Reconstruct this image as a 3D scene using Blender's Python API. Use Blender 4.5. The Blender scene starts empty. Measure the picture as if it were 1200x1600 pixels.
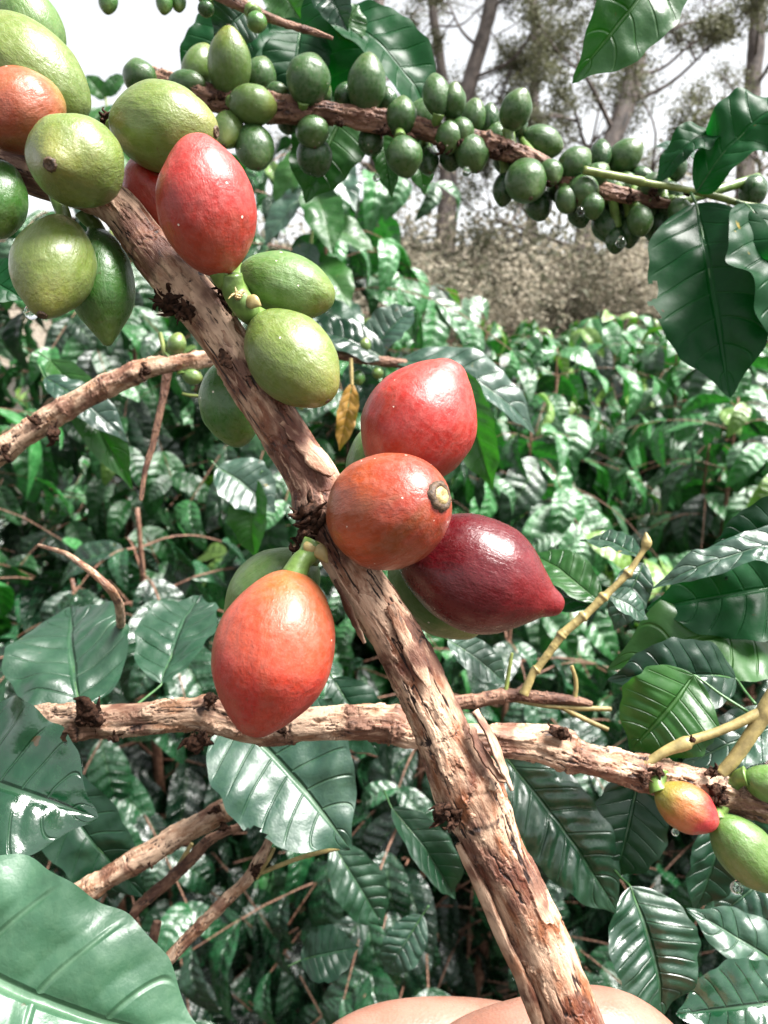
import bpy, math, random
import numpy as np
from mathutils import Matrix, Vector
R = math.radians
random.seed(4); RNG = np.random.default_rng(7)
scn = bpy.context.scene
C = scn.collection

# ------------------------------------------------------------------ camera
PITCH = R(14); FPX = 1210.0; CAM = np.array([0.0, 0.0, 1.5])
cd = bpy.data.cameras.new("camera"); cam = bpy.data.objects.new("camera", cd); C.objects.link(cam)
cam.location = CAM; cam.rotation_euler = (R(90) - PITCH, 0, 0)
cd.sensor_fit = 'VERTICAL'; cd.sensor_height = 24; cd.sensor_width = 18; cd.lens = 24 * FPX / 1600
cd.clip_start = 0.005; cd.clip_end = 500
cd.dof.use_dof = True; cd.dof.focus_distance = 0.112; cd.dof.aperture_fstop = 32
scn.camera = cam
# ------------------------------------------------------------------ sky, sun, exposure
SUN_EL, SUN_AZ = R(60), R(100)      # azimuth from +Y clockwise; light from the upper right
w = bpy.data.worlds.new("World"); scn.world = w; w.use_nodes = True
nt = w.node_tree; nt.nodes.clear()
sky = nt.nodes.new('ShaderNodeTexSky'); sky.sky_type = 'NISHITA'; sky.sun_disc = False
sky.sun_elevation = SUN_EL; sky.sun_rotation = SUN_AZ; sky.air_density = 1.0; sky.dust_density = 1.5; sky.ozone_density = 1
hs = nt.nodes.new('ShaderNodeHueSaturation'); hs.inputs['Saturation'].default_value = 0.12
bg = nt.nodes.new('ShaderNodeBackground'); bg.inputs[1].default_value = 0.078
wo = nt.nodes.new('ShaderNodeOutputWorld')
nt.links.new(sky.outputs[0], hs.inputs['Color']); nt.links.new(hs.outputs[0], bg.inputs[0]); nt.links.new(bg.outputs[0], wo.inputs[0])
sd = bpy.data.lights.new("sun", 'SUN'); so = bpy.data.objects.new("sun", sd); C.objects.link(so)
sd.energy = 5.0; sd.angle = R(28); sd.color = (1, .97, .93)
sv = Vector((math.sin(SUN_AZ) * math.cos(SUN_EL), math.cos(SUN_AZ) * math.cos(SUN_EL), math.sin(SUN_EL)))
so.rotation_euler = sv.to_track_quat('Z', 'Y').to_euler(); so.location = (1, -1, 6)
scn.view_settings.view_transform = 'Standard'; scn.view_settings.look = 'None'
scn.view_settings.exposure = 1.8; scn.view_settings.gamma = 1
scn.cycles.max_bounces = 7; scn.cycles.diffuse_bounces = 2; scn.cycles.transparent_max_bounces = 8

# ------------------------------------------------------------------ frame helpers
RT = np.array([1.0, 0, 0]); UP = np.array([0, math.sin(PITCH), math.cos(PITCH)]); FW = np.array([0, math.cos(PITCH), -math.sin(PITCH)])
def P(px, py, d): return CAM + RT * ((px - 600) / FPX * d) - UP * ((py - 800) / FPX * d) + FW * d
def D(ix, iy, toward=0.0):          # unit direction from an image direction (y down) tilted towards the viewer by degrees
    l = math.hypot(ix, iy) or 1; t = R(toward)
    return math.cos(t) * (RT * ix / l - UP * iy / l) - math.sin(t) * FW
def nrm(v): return v / (np.linalg.norm(v, axis=-1, keepdims=True) + 1e-12)
def sstep(a, b, x): t = np.clip((x - a) / (b - a), 0, 1); return t * t * (3 - 2 * t)
def _h(i, j, k, s):
    n = (i * 374761393 + j * 668265263 + k * 2147483647 + s * 974634777) & 0xffffffff
    n = ((n ^ (n >> 13)) * 1274126177) & 0xffffffff
    return ((n ^ (n >> 16)) & 0xffff) / 65535.0
def vnoise(p, s=0):
    f = np.floor(p); t = p - f; t = t * t * (3 - 2 * t); I = f.astype(np.int64)
    i, j, k = I[..., 0], I[..., 1], I[..., 2]; x, y, z = t[..., 0], t[..., 1], t[..., 2]; o = 0
    for a in (0, 1):
        for b in (0, 1):
            for c in (0, 1):
                o = o + _h(i + a, j + b, k + c, s) * (x if a else 1 - x) * (y if b else 1 - y) * (z if c else 1 - z)
    return o
def fbm(p, o=4, s=0):
    r = 0; a = .5; t = 0
    for q in range(o): r = r + a * vnoise(p * 2 ** q + 17.3 * q, s + q); t += a; a *= .5
    return r / t

# ------------------------------------------------------------------ object helpers
WM = {}
def mesh_np(name, V, F, attrs=None, mats=(), smooth=True):
    V = np.asarray(V, np.float32); F = np.asarray(F, np.int32); k = F.shape[1]
    me = bpy.data.meshes.new(name)
    me.vertices.add(len(V)); me.vertices.foreach_set('co', V.ravel())
    me.loops.add(F.size); me.loops.foreach_set('vertex_index', F.ravel())
    me.polygons.add(len(F)); me.polygons.foreach_set('loop_start', np.arange(0, F.size, k, dtype=np.int32))
    me.polygons.foreach_set('loop_total', np.full(len(F), k, np.int32))
    me.polygons.foreach_set('use_smooth', np.full(len(F), smooth))
    me.update(calc_edges=True)
    for n, a in (attrs or {}).items():
        at = me.attributes.new(n, 'FLOAT_VECTOR', 'POINT'); at.data.foreach_set('vector', np.asarray(a, np.float32).ravel())
    for m in mats: me.materials.append(m)
    return me
def thing(name, label, cat, loc, group=None, kind=None):
    o = bpy.data.objects.new(name, None); C.objects.link(o); o.empty_display_size = .01
    o.location = loc; WM[o.name] = Matrix.Translation(Vector(loc)); tag(o, label, cat, group, kind); return o
def tag(o, label=None, cat=None, group=None, kind=None):
    if label: o['label'] = label
    if cat: o['category'] = cat
    if group: o['group'] = group
    if kind: o['kind'] = kind
    return o
def put(name, me, parent=None, M=None, label=None):
    """link mesh data whose vertices live in space M (identity: world) under parent"""
    o = bpy.data.objects.new(name, me); C.objects.link(o)
    M = M or Matrix.Identity(4); WM[o.name] = M
    if parent is not None: o.parent = parent; o.matrix_local = WM[parent.name].inverted() @ M
    else: o.matrix_world = M
    if label: o['label'] = label
    return o
def frame(loc, z, hint=None):
    z = nrm(np.asarray(z, float)); h = np.array(hint if hint is not None else (-FW), float)
    if abs(np.dot(h, z)) > .95: h = UP
    x = nrm(np.cross(h, z)); y = np.cross(z, x)
    M = Matrix.Identity(4)
    for i in range(3): M[i][0], M[i][1], M[i][2], M[i][3] = x[i], y[i], z[i], loc[i]
    return M

# ------------------------------------------------------------------ material helpers
class NT:
    def __init__(s, name):
        s.m = bpy.data.materials.new(name); s.m.use_nodes = True; s.t = s.m.node_tree; s.t.nodes.clear()
        s.out = s.n('ShaderNodeOutputMaterial')
    def n(s, ty, **kw):
        n = s.t.nodes.new(ty)
        for k, v in kw.items(): setattr(n, k, v)
        return n
    def l(s, a, b): s.t.links.new(a, b)
    def inp(s, sock, v):
        if hasattr(v, 'is_output') or isinstance(v, bpy.types.NodeSocket): s.l(v, sock)
        elif v is not None:
            sock.default_value = (v + (1,) if isinstance(v, tuple) and len(v) == 3 and sock.type == 'RGBA' else v)
    def math(s, op, a, b=None, c=None, clamp=False):
        n = s.n('ShaderNodeMath', operation=op); n.use_clamp = clamp
        for i, v in enumerate((a, b, c)):
            if v is not None: s.inp(n.inputs[i], v)
        return n.outputs[0]
    def mix(s, f, a, b, blend='MIX'):
        n = s.n('ShaderNodeMix', data_type='RGBA', blend_type=blend); n.clamp_factor = True
        s.inp(n.inputs[0], f); s.inp(n.inputs[6], a); s.inp(n.inputs[7], b); return n.outputs[2]
    def noise(s, vec, scale, detail=4, rough=.55, dist=0):
        n = s.n('ShaderNodeTexNoise'); s.inp(n.inputs['Vector'], vec); n.inputs['Scale'].default_value = scale
        n.inputs['Detail'].default_value = detail; n.inputs['Roughness'].default_value = rough; n.inputs['Distortion'].default_value = dist
        return n.outputs['Fac']
    def mapr(s, v, a, b, c=0., d=1.):
        n = s.n('ShaderNodeMapRange', interpolation_type='SMOOTHSTEP'); s.inp(n.inputs[0], v)
        for i, x in enumerate((a, b, c, d)): n.inputs[i + 1].default_value = x
        return n.outputs[0]
    def mapping(s, vec, scale=(1, 1, 1), loc=(0, 0, 0)):
        n = s.n('ShaderNodeMapping'); s.inp(n.inputs[0], vec); n.inputs['Scale'].default_value = scale; n.inputs['Location'].default_value = loc
        return n.outputs[0]
    def attr(s, name):
        return s.n('ShaderNodeAttribute', attribute_name=name).outputs['Vector']
    def sep(s, v):
        n = s.n('ShaderNodeSeparateXYZ'); s.inp(n.inputs[0], v); return n.outputs
    def bump(s, h, strength, dist, norm=None):
        n = s.n('ShaderNodeBump'); s.inp(n.inputs['Height'], h); n.inputs['Strength'].default_value = strength; n.inputs['Distance'].default_value = dist
        if norm is not None: s.l(norm, n.inputs['Normal'])
        return n.outputs[0]
    def bsdf(s, color, rough, normal=None, spec=.5, coat=0, coat_r=.1, trans=0, sss=0, ior=None):
        n = s.n('ShaderNodeBsdfPrincipled'); s.inp(n.inputs['Base Color'], color); s.inp(n.inputs['Roughness'], rough)
        s.inp(n.inputs['Specular IOR Level'], spec); s.inp(n.inputs['Coat Weight'], coat); n.inputs['Coat Roughness'].default_value = coat_r
        if trans: n.inputs['Transmission Weight'].default_value = trans
        if ior: n.inputs['IOR'].default_value = ior
        if sss:
            n.inputs['Subsurface Weight'].default_value = sss[0]; n.inputs['Subsurface Radius'].default_value = sss[1]; n.inputs['Subsurface Scale'].default_value = sss[2]
        if normal is not None: s.l(normal, n.inputs['Normal'])
        return n.outputs[0]
    def done(s, sh): s.l(sh, s.out.inputs[0]); return s.m

def bark_mat(name, pale, tan, red, dark, scale=1.0, fine=1.0):
    """bco = (cos*r, sin*r, s) in metres; bk = (crack, layer, fibre)"""
    k = NT(name); co = k.attr('bco'); bk = k.sep(k.attr('bk'))
    f = 1 / scale
    along = k.mapping(co, (1, 1, .22)); mid = k.mapping(co, (1, 1, .4))
    n1 = k.noise(mid, 330 * f, 4, .6, .6); n2 = k.noise(along, 1300 * f, 5, .65, .4); n3 = k.noise(co, 120 * f, 3, .5); n4 = k.noise(k.mapping(co, (1, 1, .6), (3, 1, 2)), 2600 * f, 4, .7)
    c = k.mix(k.mapr(n1, .36, .62), tan, pale)
    c = k.mix(k.mapr(bk[1], .4, .8), c, tuple(min(1, x * 1.12) for x in pale))
    c = k.mix(k.math('MULTIPLY', k.mapr(n3, .47, .60), .85), c, red)
    c = k.mix(k.math('MULTIPLY', k.mapr(n2, .52, .70), .7), c, dark)
    c = k.mix(k.math('MULTIPLY', k.mapr(n2, .46, .30), .55), c, tuple(min(1, x * 1.25) for x in pale))
    c = k.mix(k.math('MULTIPLY', k.mapr(n4, .63, .72), .6), c, dark)
    c = k.mix(k.mapr(bk[0], .18, .75), c, dark)
    h = k.math('ADD', k.math('MULTIPLY', n2, 1.0), k.math('MULTIPLY', n4, .55))
    h = k.math('SUBTRACT', h, k.math('MULTIPLY', bk[0], .4))
    nm = k.bump(h, .8, .00038 * scale * fine)
    return k.done(k.bsdf(c, k.mapr(n1, .3, .7, .5, .75), nm, spec=.45))
MB_MAIN = bark_mat("bark_main", (.50, .33, .225), (.20, .070, .028), (.085, .020, .010), (.016, .006, .004))
MB_LOW = bark_mat("bark_low", (.43, .29, .20), (.25, .125, .065), (.13, .05, .028), (.035, .018, .013), .8)
MB_UP = bark_mat("bark_up", (.23, .125, .08), (.12, .048, .027), (.065, .022, .012), (.02, .01, .008), .8)
MB_TREE = bark_mat("bark_tree", (.13, .10, .085), (.075, .054, .045), (.045, .03, .023), (.015, .01, .009), 30, 4)
def simple(name, col, rough, nscale=300, var=.35, bump=.0002, spec=.5, sss=0):
    k = NT(name); tc = k.n('ShaderNodeTexCoord').outputs['Object']; n = k.noise(tc, nscale, 5, .6)
    c = k.mix(k.mapr(n, .3, .7), tuple(x * (1 - var) for x in col), tuple(min(1, x * (1 + var)) for x in col))
    return k.done(k.bsdf(c, rough, k.bump(n, .6, bump), spec=spec, sss=sss))
M_STALK = simple("green_stalk", (.10, .17, .035), .4, 500)
M_RIB = simple("leaf_rib", (.045, .115, .035), .4, 500)
M_TWIG = simple("green_twig", (.16, .20, .05), .45, 500, .3)
M_YTWIG = simple("yellow_twig", (.27, .21, .08), .5, 500, .3)
M_KNOT = simple("dark_knot", (.032, .015, .009), .9, 1500, .8, .0006, .15)
M_SCAR = simple("scar_brown", (.07, .04, .02), .6, 2500, .6, .0003)
M_RING = simple("scar_ring", (.33, .24, .10), .55, 2500, .4, .0002)

def cherry_mat(name, base, mid, tip, blotch=None, bl=.5, rough=.36, speck=(.8, .7, .6), coat=.25, lo=.25, hi=.8, specks=.5):
    """Generated z runs from the stalk (0) to the tip (1)"""
    k = NT(name); tcn = k.n('ShaderNodeTexCoord'); g = tcn.outputs['Generated']; ob = tcn.outputs['Object']; z = k.sep(g)[2]
    n1 = k.noise(ob, 130, 4, .6, .8); n2 = k.noise(k.mapping(ob, (1, 1, .12)), 1500, 3, .6, .5); n3 = k.noise(ob, 900, 4, .65)
    zz = k.math('ADD', z, k.math('MULTIPLY', k.math('SUBTRACT', n1, .5), .5))
    c = k.mix(k.mapr(zz, lo - .2, lo + .2), base, mid); c = k.mix(k.mapr(zz, hi - .18, hi + .15), c, tip)
    if blotch: c = k.mix(k.math('MULTIPLY', k.mapr(k.noise(k.mapping(ob, (1, 1, .4), (.3, .2, .1)), 110, 4, .55, 1.), .42, .74), bl), c, blotch)
    c = k.mix(k.mapr(n2, .35, .75, 0, .28), c, k.mix(.5, c, (.0, .0, .0)))
    c = k.mix(k.mapr(n3, .35, .65, 0, .16), c, k.mix(.22, c, speck))
    vo = k.n('ShaderNodeTexVoronoi'); k.l(ob, vo.inputs['Vector']); vo.inputs['Scale'].default_value = 700
    sp = k.math('MULTIPLY', k.math('LESS_THAN', k.math('ADD', vo.outputs['Distance'], k.math('MULTIPLY', k.math('SUBTRACT', n3, .5), .5)), .10), k.math('GREATER_THAN', k.sep(vo.outputs['Color'])[0], 1 - .12 * specks))
    c = k.mix(k.math('MULTIPLY', sp, .8), c, speck)
    h = k.math('ADD', k.math('MULTIPLY', n2, .35), k.math('MULTIPLY', n3, .5))
    h = k.math('ADD', h, k.math('MULTIPLY', n1, 1.2))
    n5 = k.noise(k.mapping(ob, (1, 1, .45)), 3200, 3, .7); h = k.math('ADD', h, k.math('MULTIPLY', n5, .30))
    dirt = k.mapr(k.noise(k.mapping(ob, (1, 1, .5), (.5, .8, .3)), 240, 5, .7, 1.5), .66, .72); c = k.mix(k.math('MULTIPLY', dirt, .45), c, (.10, .055, .03))
    nm = k.bump(h, .5, .0005)
    return k.done(k.bsdf(c, k.mapr(n3, .3, .7, rough - .08, rough + .1), nm, spec=.4, coat=coat, coat_r=.22, sss=(.12, (1, .35, .2), .002)))
CM = {
 'red': cherry_mat("skin_red", (.30, .035, .012), (.31, .016, .011), (.34, .032, .025), (.37, .06, .035), .5, .42, specks=1.),
 'coral': cherry_mat("skin_coral", (.30, .12, .02), (.37, .045, .016), (.37, .018, .012), (.40, .08, .035), .6, .43, lo=.12, hi=.6),
 'crimson': cherry_mat("skin_crimson", (.060, .0015, .004), (.085, .002, .005), (.17, .010, .012), (.035, .001, .0025), .6, .30, coat=.25, specks=.2, speck=(.3, .1, .08)),
 'orange': cherry_mat("skin_orange", (.21, .045, .007), (.29, .048, .012), (.28, .028, .012), (.14, .045, .007), .75, .38, specks=4.),
 'oredge': cherry_mat("skin_orange_green", (0.207, 0.127, 0.023), (0.253, 0.0576, 0.0202), (0.242, 0.0288, 0.0115), (0.242, 0.0922, 0.023), .6, .4),
 'lime': cherry_mat("skin_lime", (0.1, 0.148, 0.0256), (0.124, 0.172, 0.0336), (0.168, 0.18, 0.036), (0.08, 0.128, 0.024), .5, .38),
 'green': cherry_mat("skin_green", (0.0576, 0.115, 0.023), (0.0806, 0.144, 0.0259), (0.138, 0.173, 0.0288), (0.0518, 0.0979, 0.0202), .5, .36),
 'grass': cherry_mat("skin_grass", (0.0749, 0.161, 0.0288), (0.0864, 0.161, 0.0346), (0.115, 0.167, 0.0288), (0.0576, 0.127, 0.0288), .5, .42),
 'dark': cherry_mat("skin_dark", (.028, .105, .014), (.040, .13, .018), (.09, .15, .025), (.022, .075, .012), .5, .33),
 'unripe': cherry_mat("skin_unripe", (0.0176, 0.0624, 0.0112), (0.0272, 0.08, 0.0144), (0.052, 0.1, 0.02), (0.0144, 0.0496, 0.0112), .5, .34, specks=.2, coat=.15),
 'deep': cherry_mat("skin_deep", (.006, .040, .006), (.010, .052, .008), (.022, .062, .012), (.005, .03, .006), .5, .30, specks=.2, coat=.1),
 'blush': cherry_mat("skin_blush", (0.2, 0.192, 0.024), (0.304, 0.112, 0.024), (0.352, 0.028, 0.032), (0.32, 0.08, 0.028), .5, .36, lo=.22, hi=.6),
}

def leaf_mat(name, dark, mid, vein, rough=.34, transl=.28, spec=.6, nv=8., tcol=None, coat=.0, yellow=.0, bumpd=.0006, spots=False, rmap=.14):
    """lco = (u across -1..1, v along 0..1, random)"""
    k = NT(name); l = k.sep(k.attr('lco')); ob = k.n('ShaderNodeTexCoord').outputs['Object']
    au = k.math('ABSOLUTE', l[0])
    ph = k.math('MULTIPLY', k.math('SUBTRACT', l[1], k.math('MULTIPLY', k.math('POWER', au, 1.3), .13)), nv)
    fr = k.math('ABSOLUTE', k.math('SUBTRACT', k.math('FRACT', ph), .5))      # .5 on a side vein, 0 between
    sv_ = k.math('MULTIPLY', k.mapr(fr, .43, .495), k.mapr(au, .97, .75))
    mr = k.mapr(au, .075, .02)
    vm = k.math('MAXIMUM', k.math('MULTIPLY', sv_, .55), mr)
    n1 = k.noise(ob, 60, 4, .6); n2 = k.noise(ob, 700, 4, .6)
    c = k.mix(k.mapr(k.math('ADD', k.math('MULTIPLY', l[2], .6), k.math('MULTIPLY', n1, .5)), .25, .85), dark, mid)
    c = k.mix(k.mapr(n2, .4, .7, 0, .3), c, k.mix(.4, c, vein))
    if yellow: c = k.mix(k.math('MULTIPLY', k.mapr(l[2], 1 - yellow, 1 - yellow * .6), .75), c, (.17, .27, .05))
    c = k.mix(k.math('MULTIPLY', k.math('MULTIPLY', vm, k.mapr(n1, .3, .7, .25, .8)), .7), c, vein)
    if spots:
        c = k.mix(k.math('MULTIPLY', k.mapr(k.noise(k.mapping(ob, (1, 1, 1), (.7, .2, .4)), 85, 4, .6), .69, .73), min(1, spots * 1.6)), c, (.34, .24, .04))
        c = k.mix(k.math('MULTIPLY', k.mapr(k.noise(k.mapping(ob, (1, 1, 1), (.1, .9, .4)), 260, 3, .6), .72, .75), min(1, spots * 1.6)), c, (.07, .035, .012))
    h = k.math('ADD', k.math('MULTIPLY', n2, .10), k.math('MULTIPLY', k.math('SUBTRACT', 1., vm), .8))
    h = k.math('ADD', h, k.math('MULTIPLY', k.noise(ob, 110, 2, .5), .9))
    vr = k.n('ShaderNodeTexVoronoi', feature='DISTANCE_TO_EDGE'); k.l(ob, vr.inputs['Vector']); vr.inputs['Scale'].default_value = 900
    h = k.math('ADD', h, k.math('MULTIPLY', k.mapr(vr.outputs['Distance'], 0., .25), .012))
    nm = k.bump(h, .7, bumpd)
    a = k.bsdf(c, k.mapr(n1, .3, .7, rough - rmap / 2, rough + rmap), nm, spec=spec, coat=coat, coat_r=.12)
    tr = k.n('ShaderNodeBsdfTranslucent'); k.inp(tr.inputs[0], k.mix(1., c, tcol or (.9, 1.6, .45), 'MULTIPLY'))
    ms = k.n('ShaderNodeMixShader'); ms.inputs[0].default_value = transl; k.l(a, ms.inputs[1]); k.l(tr.outputs[0], ms.inputs[2])
    return k.done(ms.outputs[0])
LM = {
 'bush': leaf_mat("leaf_bush", (.0012, .016, .007), (.027, .150, .034), (.10, .20, .075), .33, .16, 1., yellow=.03, bumpd=.004, rmap=.10, spots=.15),
 'shade': leaf_mat("leaf_bush_shaded", (0.00164, 0.0131, 0.00656), (0.00738, 0.0574, 0.018), (0.0492, 0.115, 0.041), .26, .10, .85, yellow=.0, bumpd=.004, rmap=.10, spots=.1),  # front-row shade put into a darker copy of the bush leaf colour
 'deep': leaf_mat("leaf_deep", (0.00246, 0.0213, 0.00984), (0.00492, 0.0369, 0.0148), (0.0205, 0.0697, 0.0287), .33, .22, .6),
 'back': leaf_mat("leaf_backlit", (0.00246, 0.041, 0.0115), (0.0041, 0.0656, 0.0164), (0.0164, 0.107, 0.0287), .42, .50, .35, spots=1.),
 'glossy': leaf_mat("leaf_glossy", (0.00328, 0.0328, 0.0131), (0.0082, 0.0533, 0.0213), (0.041, 0.115, 0.0492), .36, .14, 1., coat=.1, bumpd=.0012, spots=.5),
 'wet': leaf_mat("leaf_wet", (0.00328, 0.0369, 0.0148), (0.00984, 0.0615, 0.0246), (0.0492, 0.123, 0.0574), .18, .14, .8, coat=.6, bumpd=.0010, spots=.5),
 'pale': leaf_mat("leaf_pale", (.022, .085, .040), (.060, .15, .080), (.16, .27, .16), .42, .15, .9, nv=5.5, bumpd=.0010, coat=0., spots=.3),
 'grey': leaf_mat("leaf_grey", (0.0082, 0.0426, 0.0246), (0.0213, 0.0697, 0.0377), (0.0738, 0.156, 0.0738), .38, .14, 1., bumpd=.0012, spots=.4),
 'bright': leaf_mat("leaf_bright", (0.00984, 0.0697, 0.00984), (0.0295, 0.107, 0.018), (0.0738, 0.164, 0.041), .40, .38, .6, nv=7, bumpd=.0009, spots=.3),
 'yellow': leaf_mat("leaf_yellow", (0.262, 0.131, 0.0287), (0.344, 0.197, 0.0328), (0.164, 0.0984, 0.0246), .5, .3, .4),
}

# ------------------------------------------------------------------ shape builders
def spline(pts, n):
    """Catmull-Rom through rows of any width, resampled to n rows evenly by length of the first three columns"""
    p = np.asarray(pts, float)
    if len(p) == 2: p = np.array([p[0] + (p[1] - p[0]) * t for t in (0, .5, 1)])
    q = np.vstack([2 * p[0] - p[1], p, 2 * p[-1] - p[-2]]); out = []
    for i in range(1, len(q) - 2):
        t = np.linspace(0, 1, 24, endpoint=False)[:, None]; a, b, c, d = q[i - 1:i + 3]
        out.append(.5 * ((2 * b) + (-a + c) * t + (2 * a - 5 * b + 4 * c - d) * t ** 2 + (-a + 3 * b - 3 * c + d) * t ** 3))
    out = np.vstack(out + [p[-1:]])
    s = np.r_[0, np.cumsum(np.linalg.norm(np.diff(out[:, :3], axis=0), axis=1))]
    u = np.linspace(0, s[-1], n)
    return np.stack([np.interp(u, s, out[:, k]) for k in range(out.shape[1])], 1), u
def frames(c):
    T = nrm(np.gradient(c, axis=0)); N = np.zeros_like(c)
    a = -FW if abs(T[0] @ FW) < .9 else UP
    N[0] = nrm(a - T[0] * (a @ T[0]))
    for i in range(1, len(c)):
        v = N[i - 1] - T[i] * (N[i - 1] @ T[i]); N[i] = v / np.linalg.norm(v)
    return T, N, np.cross(T, N)
def tube(pts, nring, nseg, detail=0., nodes=(), seed=0, oval=0.):
    """pts rows x y z r -> V, F, attrs; detail scales the cracked bark relief; N faces the viewer at angle 0"""
    q, s = spline(pts, nring); c, r = q[:, :3], q[:, 3]; T, N, B = frames(c)
    th = np.linspace(0, 2 * math.pi, nseg, endpoint=False); ct, st = np.cos(th), np.sin(th)
    rm = float(np.mean(r)); S = s[:, None] + 0 * th[None]; CT = ct[None] + 0 * S; ST = st[None] + 0 * S
    rr = r[:, None] + 0 * S; bk = np.zeros(S.shape + (3,))
    if detail:
        A = np.stack([CT, ST, S / rm], -1)
        warp = (fbm(A * np.array([1.6, 1.6, .9]), 3, seed) - .5)
        def pn(k1, k2, o, sd, w=.8): return fbm(np.stack([CT * k1 + warp * w, ST * k1, S / rm * k2 + warp * w], -1), o, seed + sd)
        lump = pn(1.1, .55, 3, 1) - .5
        cr = np.abs(pn(3.2, .28, 4, 2) - .5); crack = 1 - sstep(.0, .035, cr)
        crack *= sstep(.42, .6, pn(1.3, .45, 2, 9))
        xr = np.abs(pn(1.0, 1.1, 4, 3, 2.) - .5); xcrack = (1 - sstep(0, .014, xr)) * sstep(.5, .62, pn(1.2, .7, 2, 11))
        lay = pn(1.8, .38, 5, 4, 1.4); l1 = sstep(.50, .525, lay); l2 = sstep(.565, .58, lay)
        fib = pn(9, .5, 3, 5)
        d = .16 * lump + .075 * l1 + .06 * l2 - .075 * crack - .07 * xcrack + .06 * (fib - .5) + .03 * (pn(16, 4, 2, 6) - .5)
        edge = (np.exp(-((lay - .505) / .010) ** 2) + np.exp(-((lay - .572) / .008) ** 2))
        bk[..., 0] = np.clip(crack * 1.0 + xcrack * .5 + edge * .45, 0, 1); bk[..., 1] = l2 * .7 + .3 * pn(1.5, .3, 3, 8); bk[..., 2] = fib
        for (t, w_, amp, dk) in nodes:         # nodes: (fraction of length, width in radii, swelling, darkness)
            x = (S / s[-1] - t) * s[-1] / rm; g = np.exp(-(x / w_) ** 2)
            jag = (pn(2.2, 1.2, 3, 12) - .5)
            d = d + amp * g * (1 + .8 * jag) ; line = np.exp(-((x + jag * .9) / (.10)) ** 2)
            line = line * sstep(.40, .60, pn(1.5, .6, 3, 13)); d = d - .10 * line; bk[..., 0] = np.clip(bk[..., 0] + dk * .7 * line + dk * .6 * g * sstep(.5, .62, .5 + jag), 0, 1)
        rr = rr * (1 + detail * d)
    V = c[:, None] + rr[..., None] * (N[:, None] * CT[..., None] * (1 - oval) + B[:, None] * ST[..., None])
    bco = np.stack([CT * r[:, None], ST * r[:, None], S + seed * .37], -1)
    n, m = nring, nseg
    i = np.arange(n - 1)[:, None] * m; j = np.arange(m)[None]; jn = (j + 1) % m
    F = np.stack([i + j, i + m + j, i + m + jn, i + jn], -1).reshape(-1, 4)[:, ::-1]
    V = V.reshape(-1, 3); bco = bco.reshape(-1, 3); bk = bk.reshape(-1, 3)
    # caps: fans made of degenerate-free quads are awkward, so close with a centre point per end
    a0, a1 = len(V), len(V) + 1
    V = np.vstack([V, c[:1], c[-1:]]); bco = np.vstack([bco, bco[:1], bco[-1:]]); bk = np.vstack([bk, bk[:1] * 0, bk[-1:] * 0])
    jj = np.arange(0, m - 1, 2)
    if m % 2 == 0:
        f0 = np.stack([np.full(len(jj), a0), (jj + 2) % m, jj + 1, jj], 1)[:, ::-1]; e = (n - 1) * m
        f1 = np.stack([np.full(len(jj), a1), e + jj, e + jj + 1, e + (jj + 2) % m], 1)[:, ::-1]
        F = np.vstack([F, f0[:, ::-1], f1[:, ::-1]])
    return V, F, {'bco': bco, 'bk': bk}
def pxpath(pts, depth, dz=0.):
    """rows (px, py, width px[, depth]) -> world rows with radius"""
    o = []
    for p in pts:
        d = p[3] if len(p) > 3 else depth
        o.append([*P(p[0], p[1], d), p[2] / 2 / FPX * d])
    return o
def join(parts):
    V, F, A, o = [], [], {}, 0
    for v, f, a in parts:
        V.append(v); F.append(f + o); o += len(v)
        for k in a: A.setdefault(k, []).append(a[k])
    return np.vstack(V), np.vstack(F), {k: np.vstack(x) for k, x in A.items()}
def add_tube(name, pts, parent, mat, nring=30, nseg=10, label=None, **kw):
    V, F, A = tube(pts, nring, nseg, **kw)
    return put(name, mesh_np(name, V, F, A, [mat]), parent, label=label)

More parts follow.
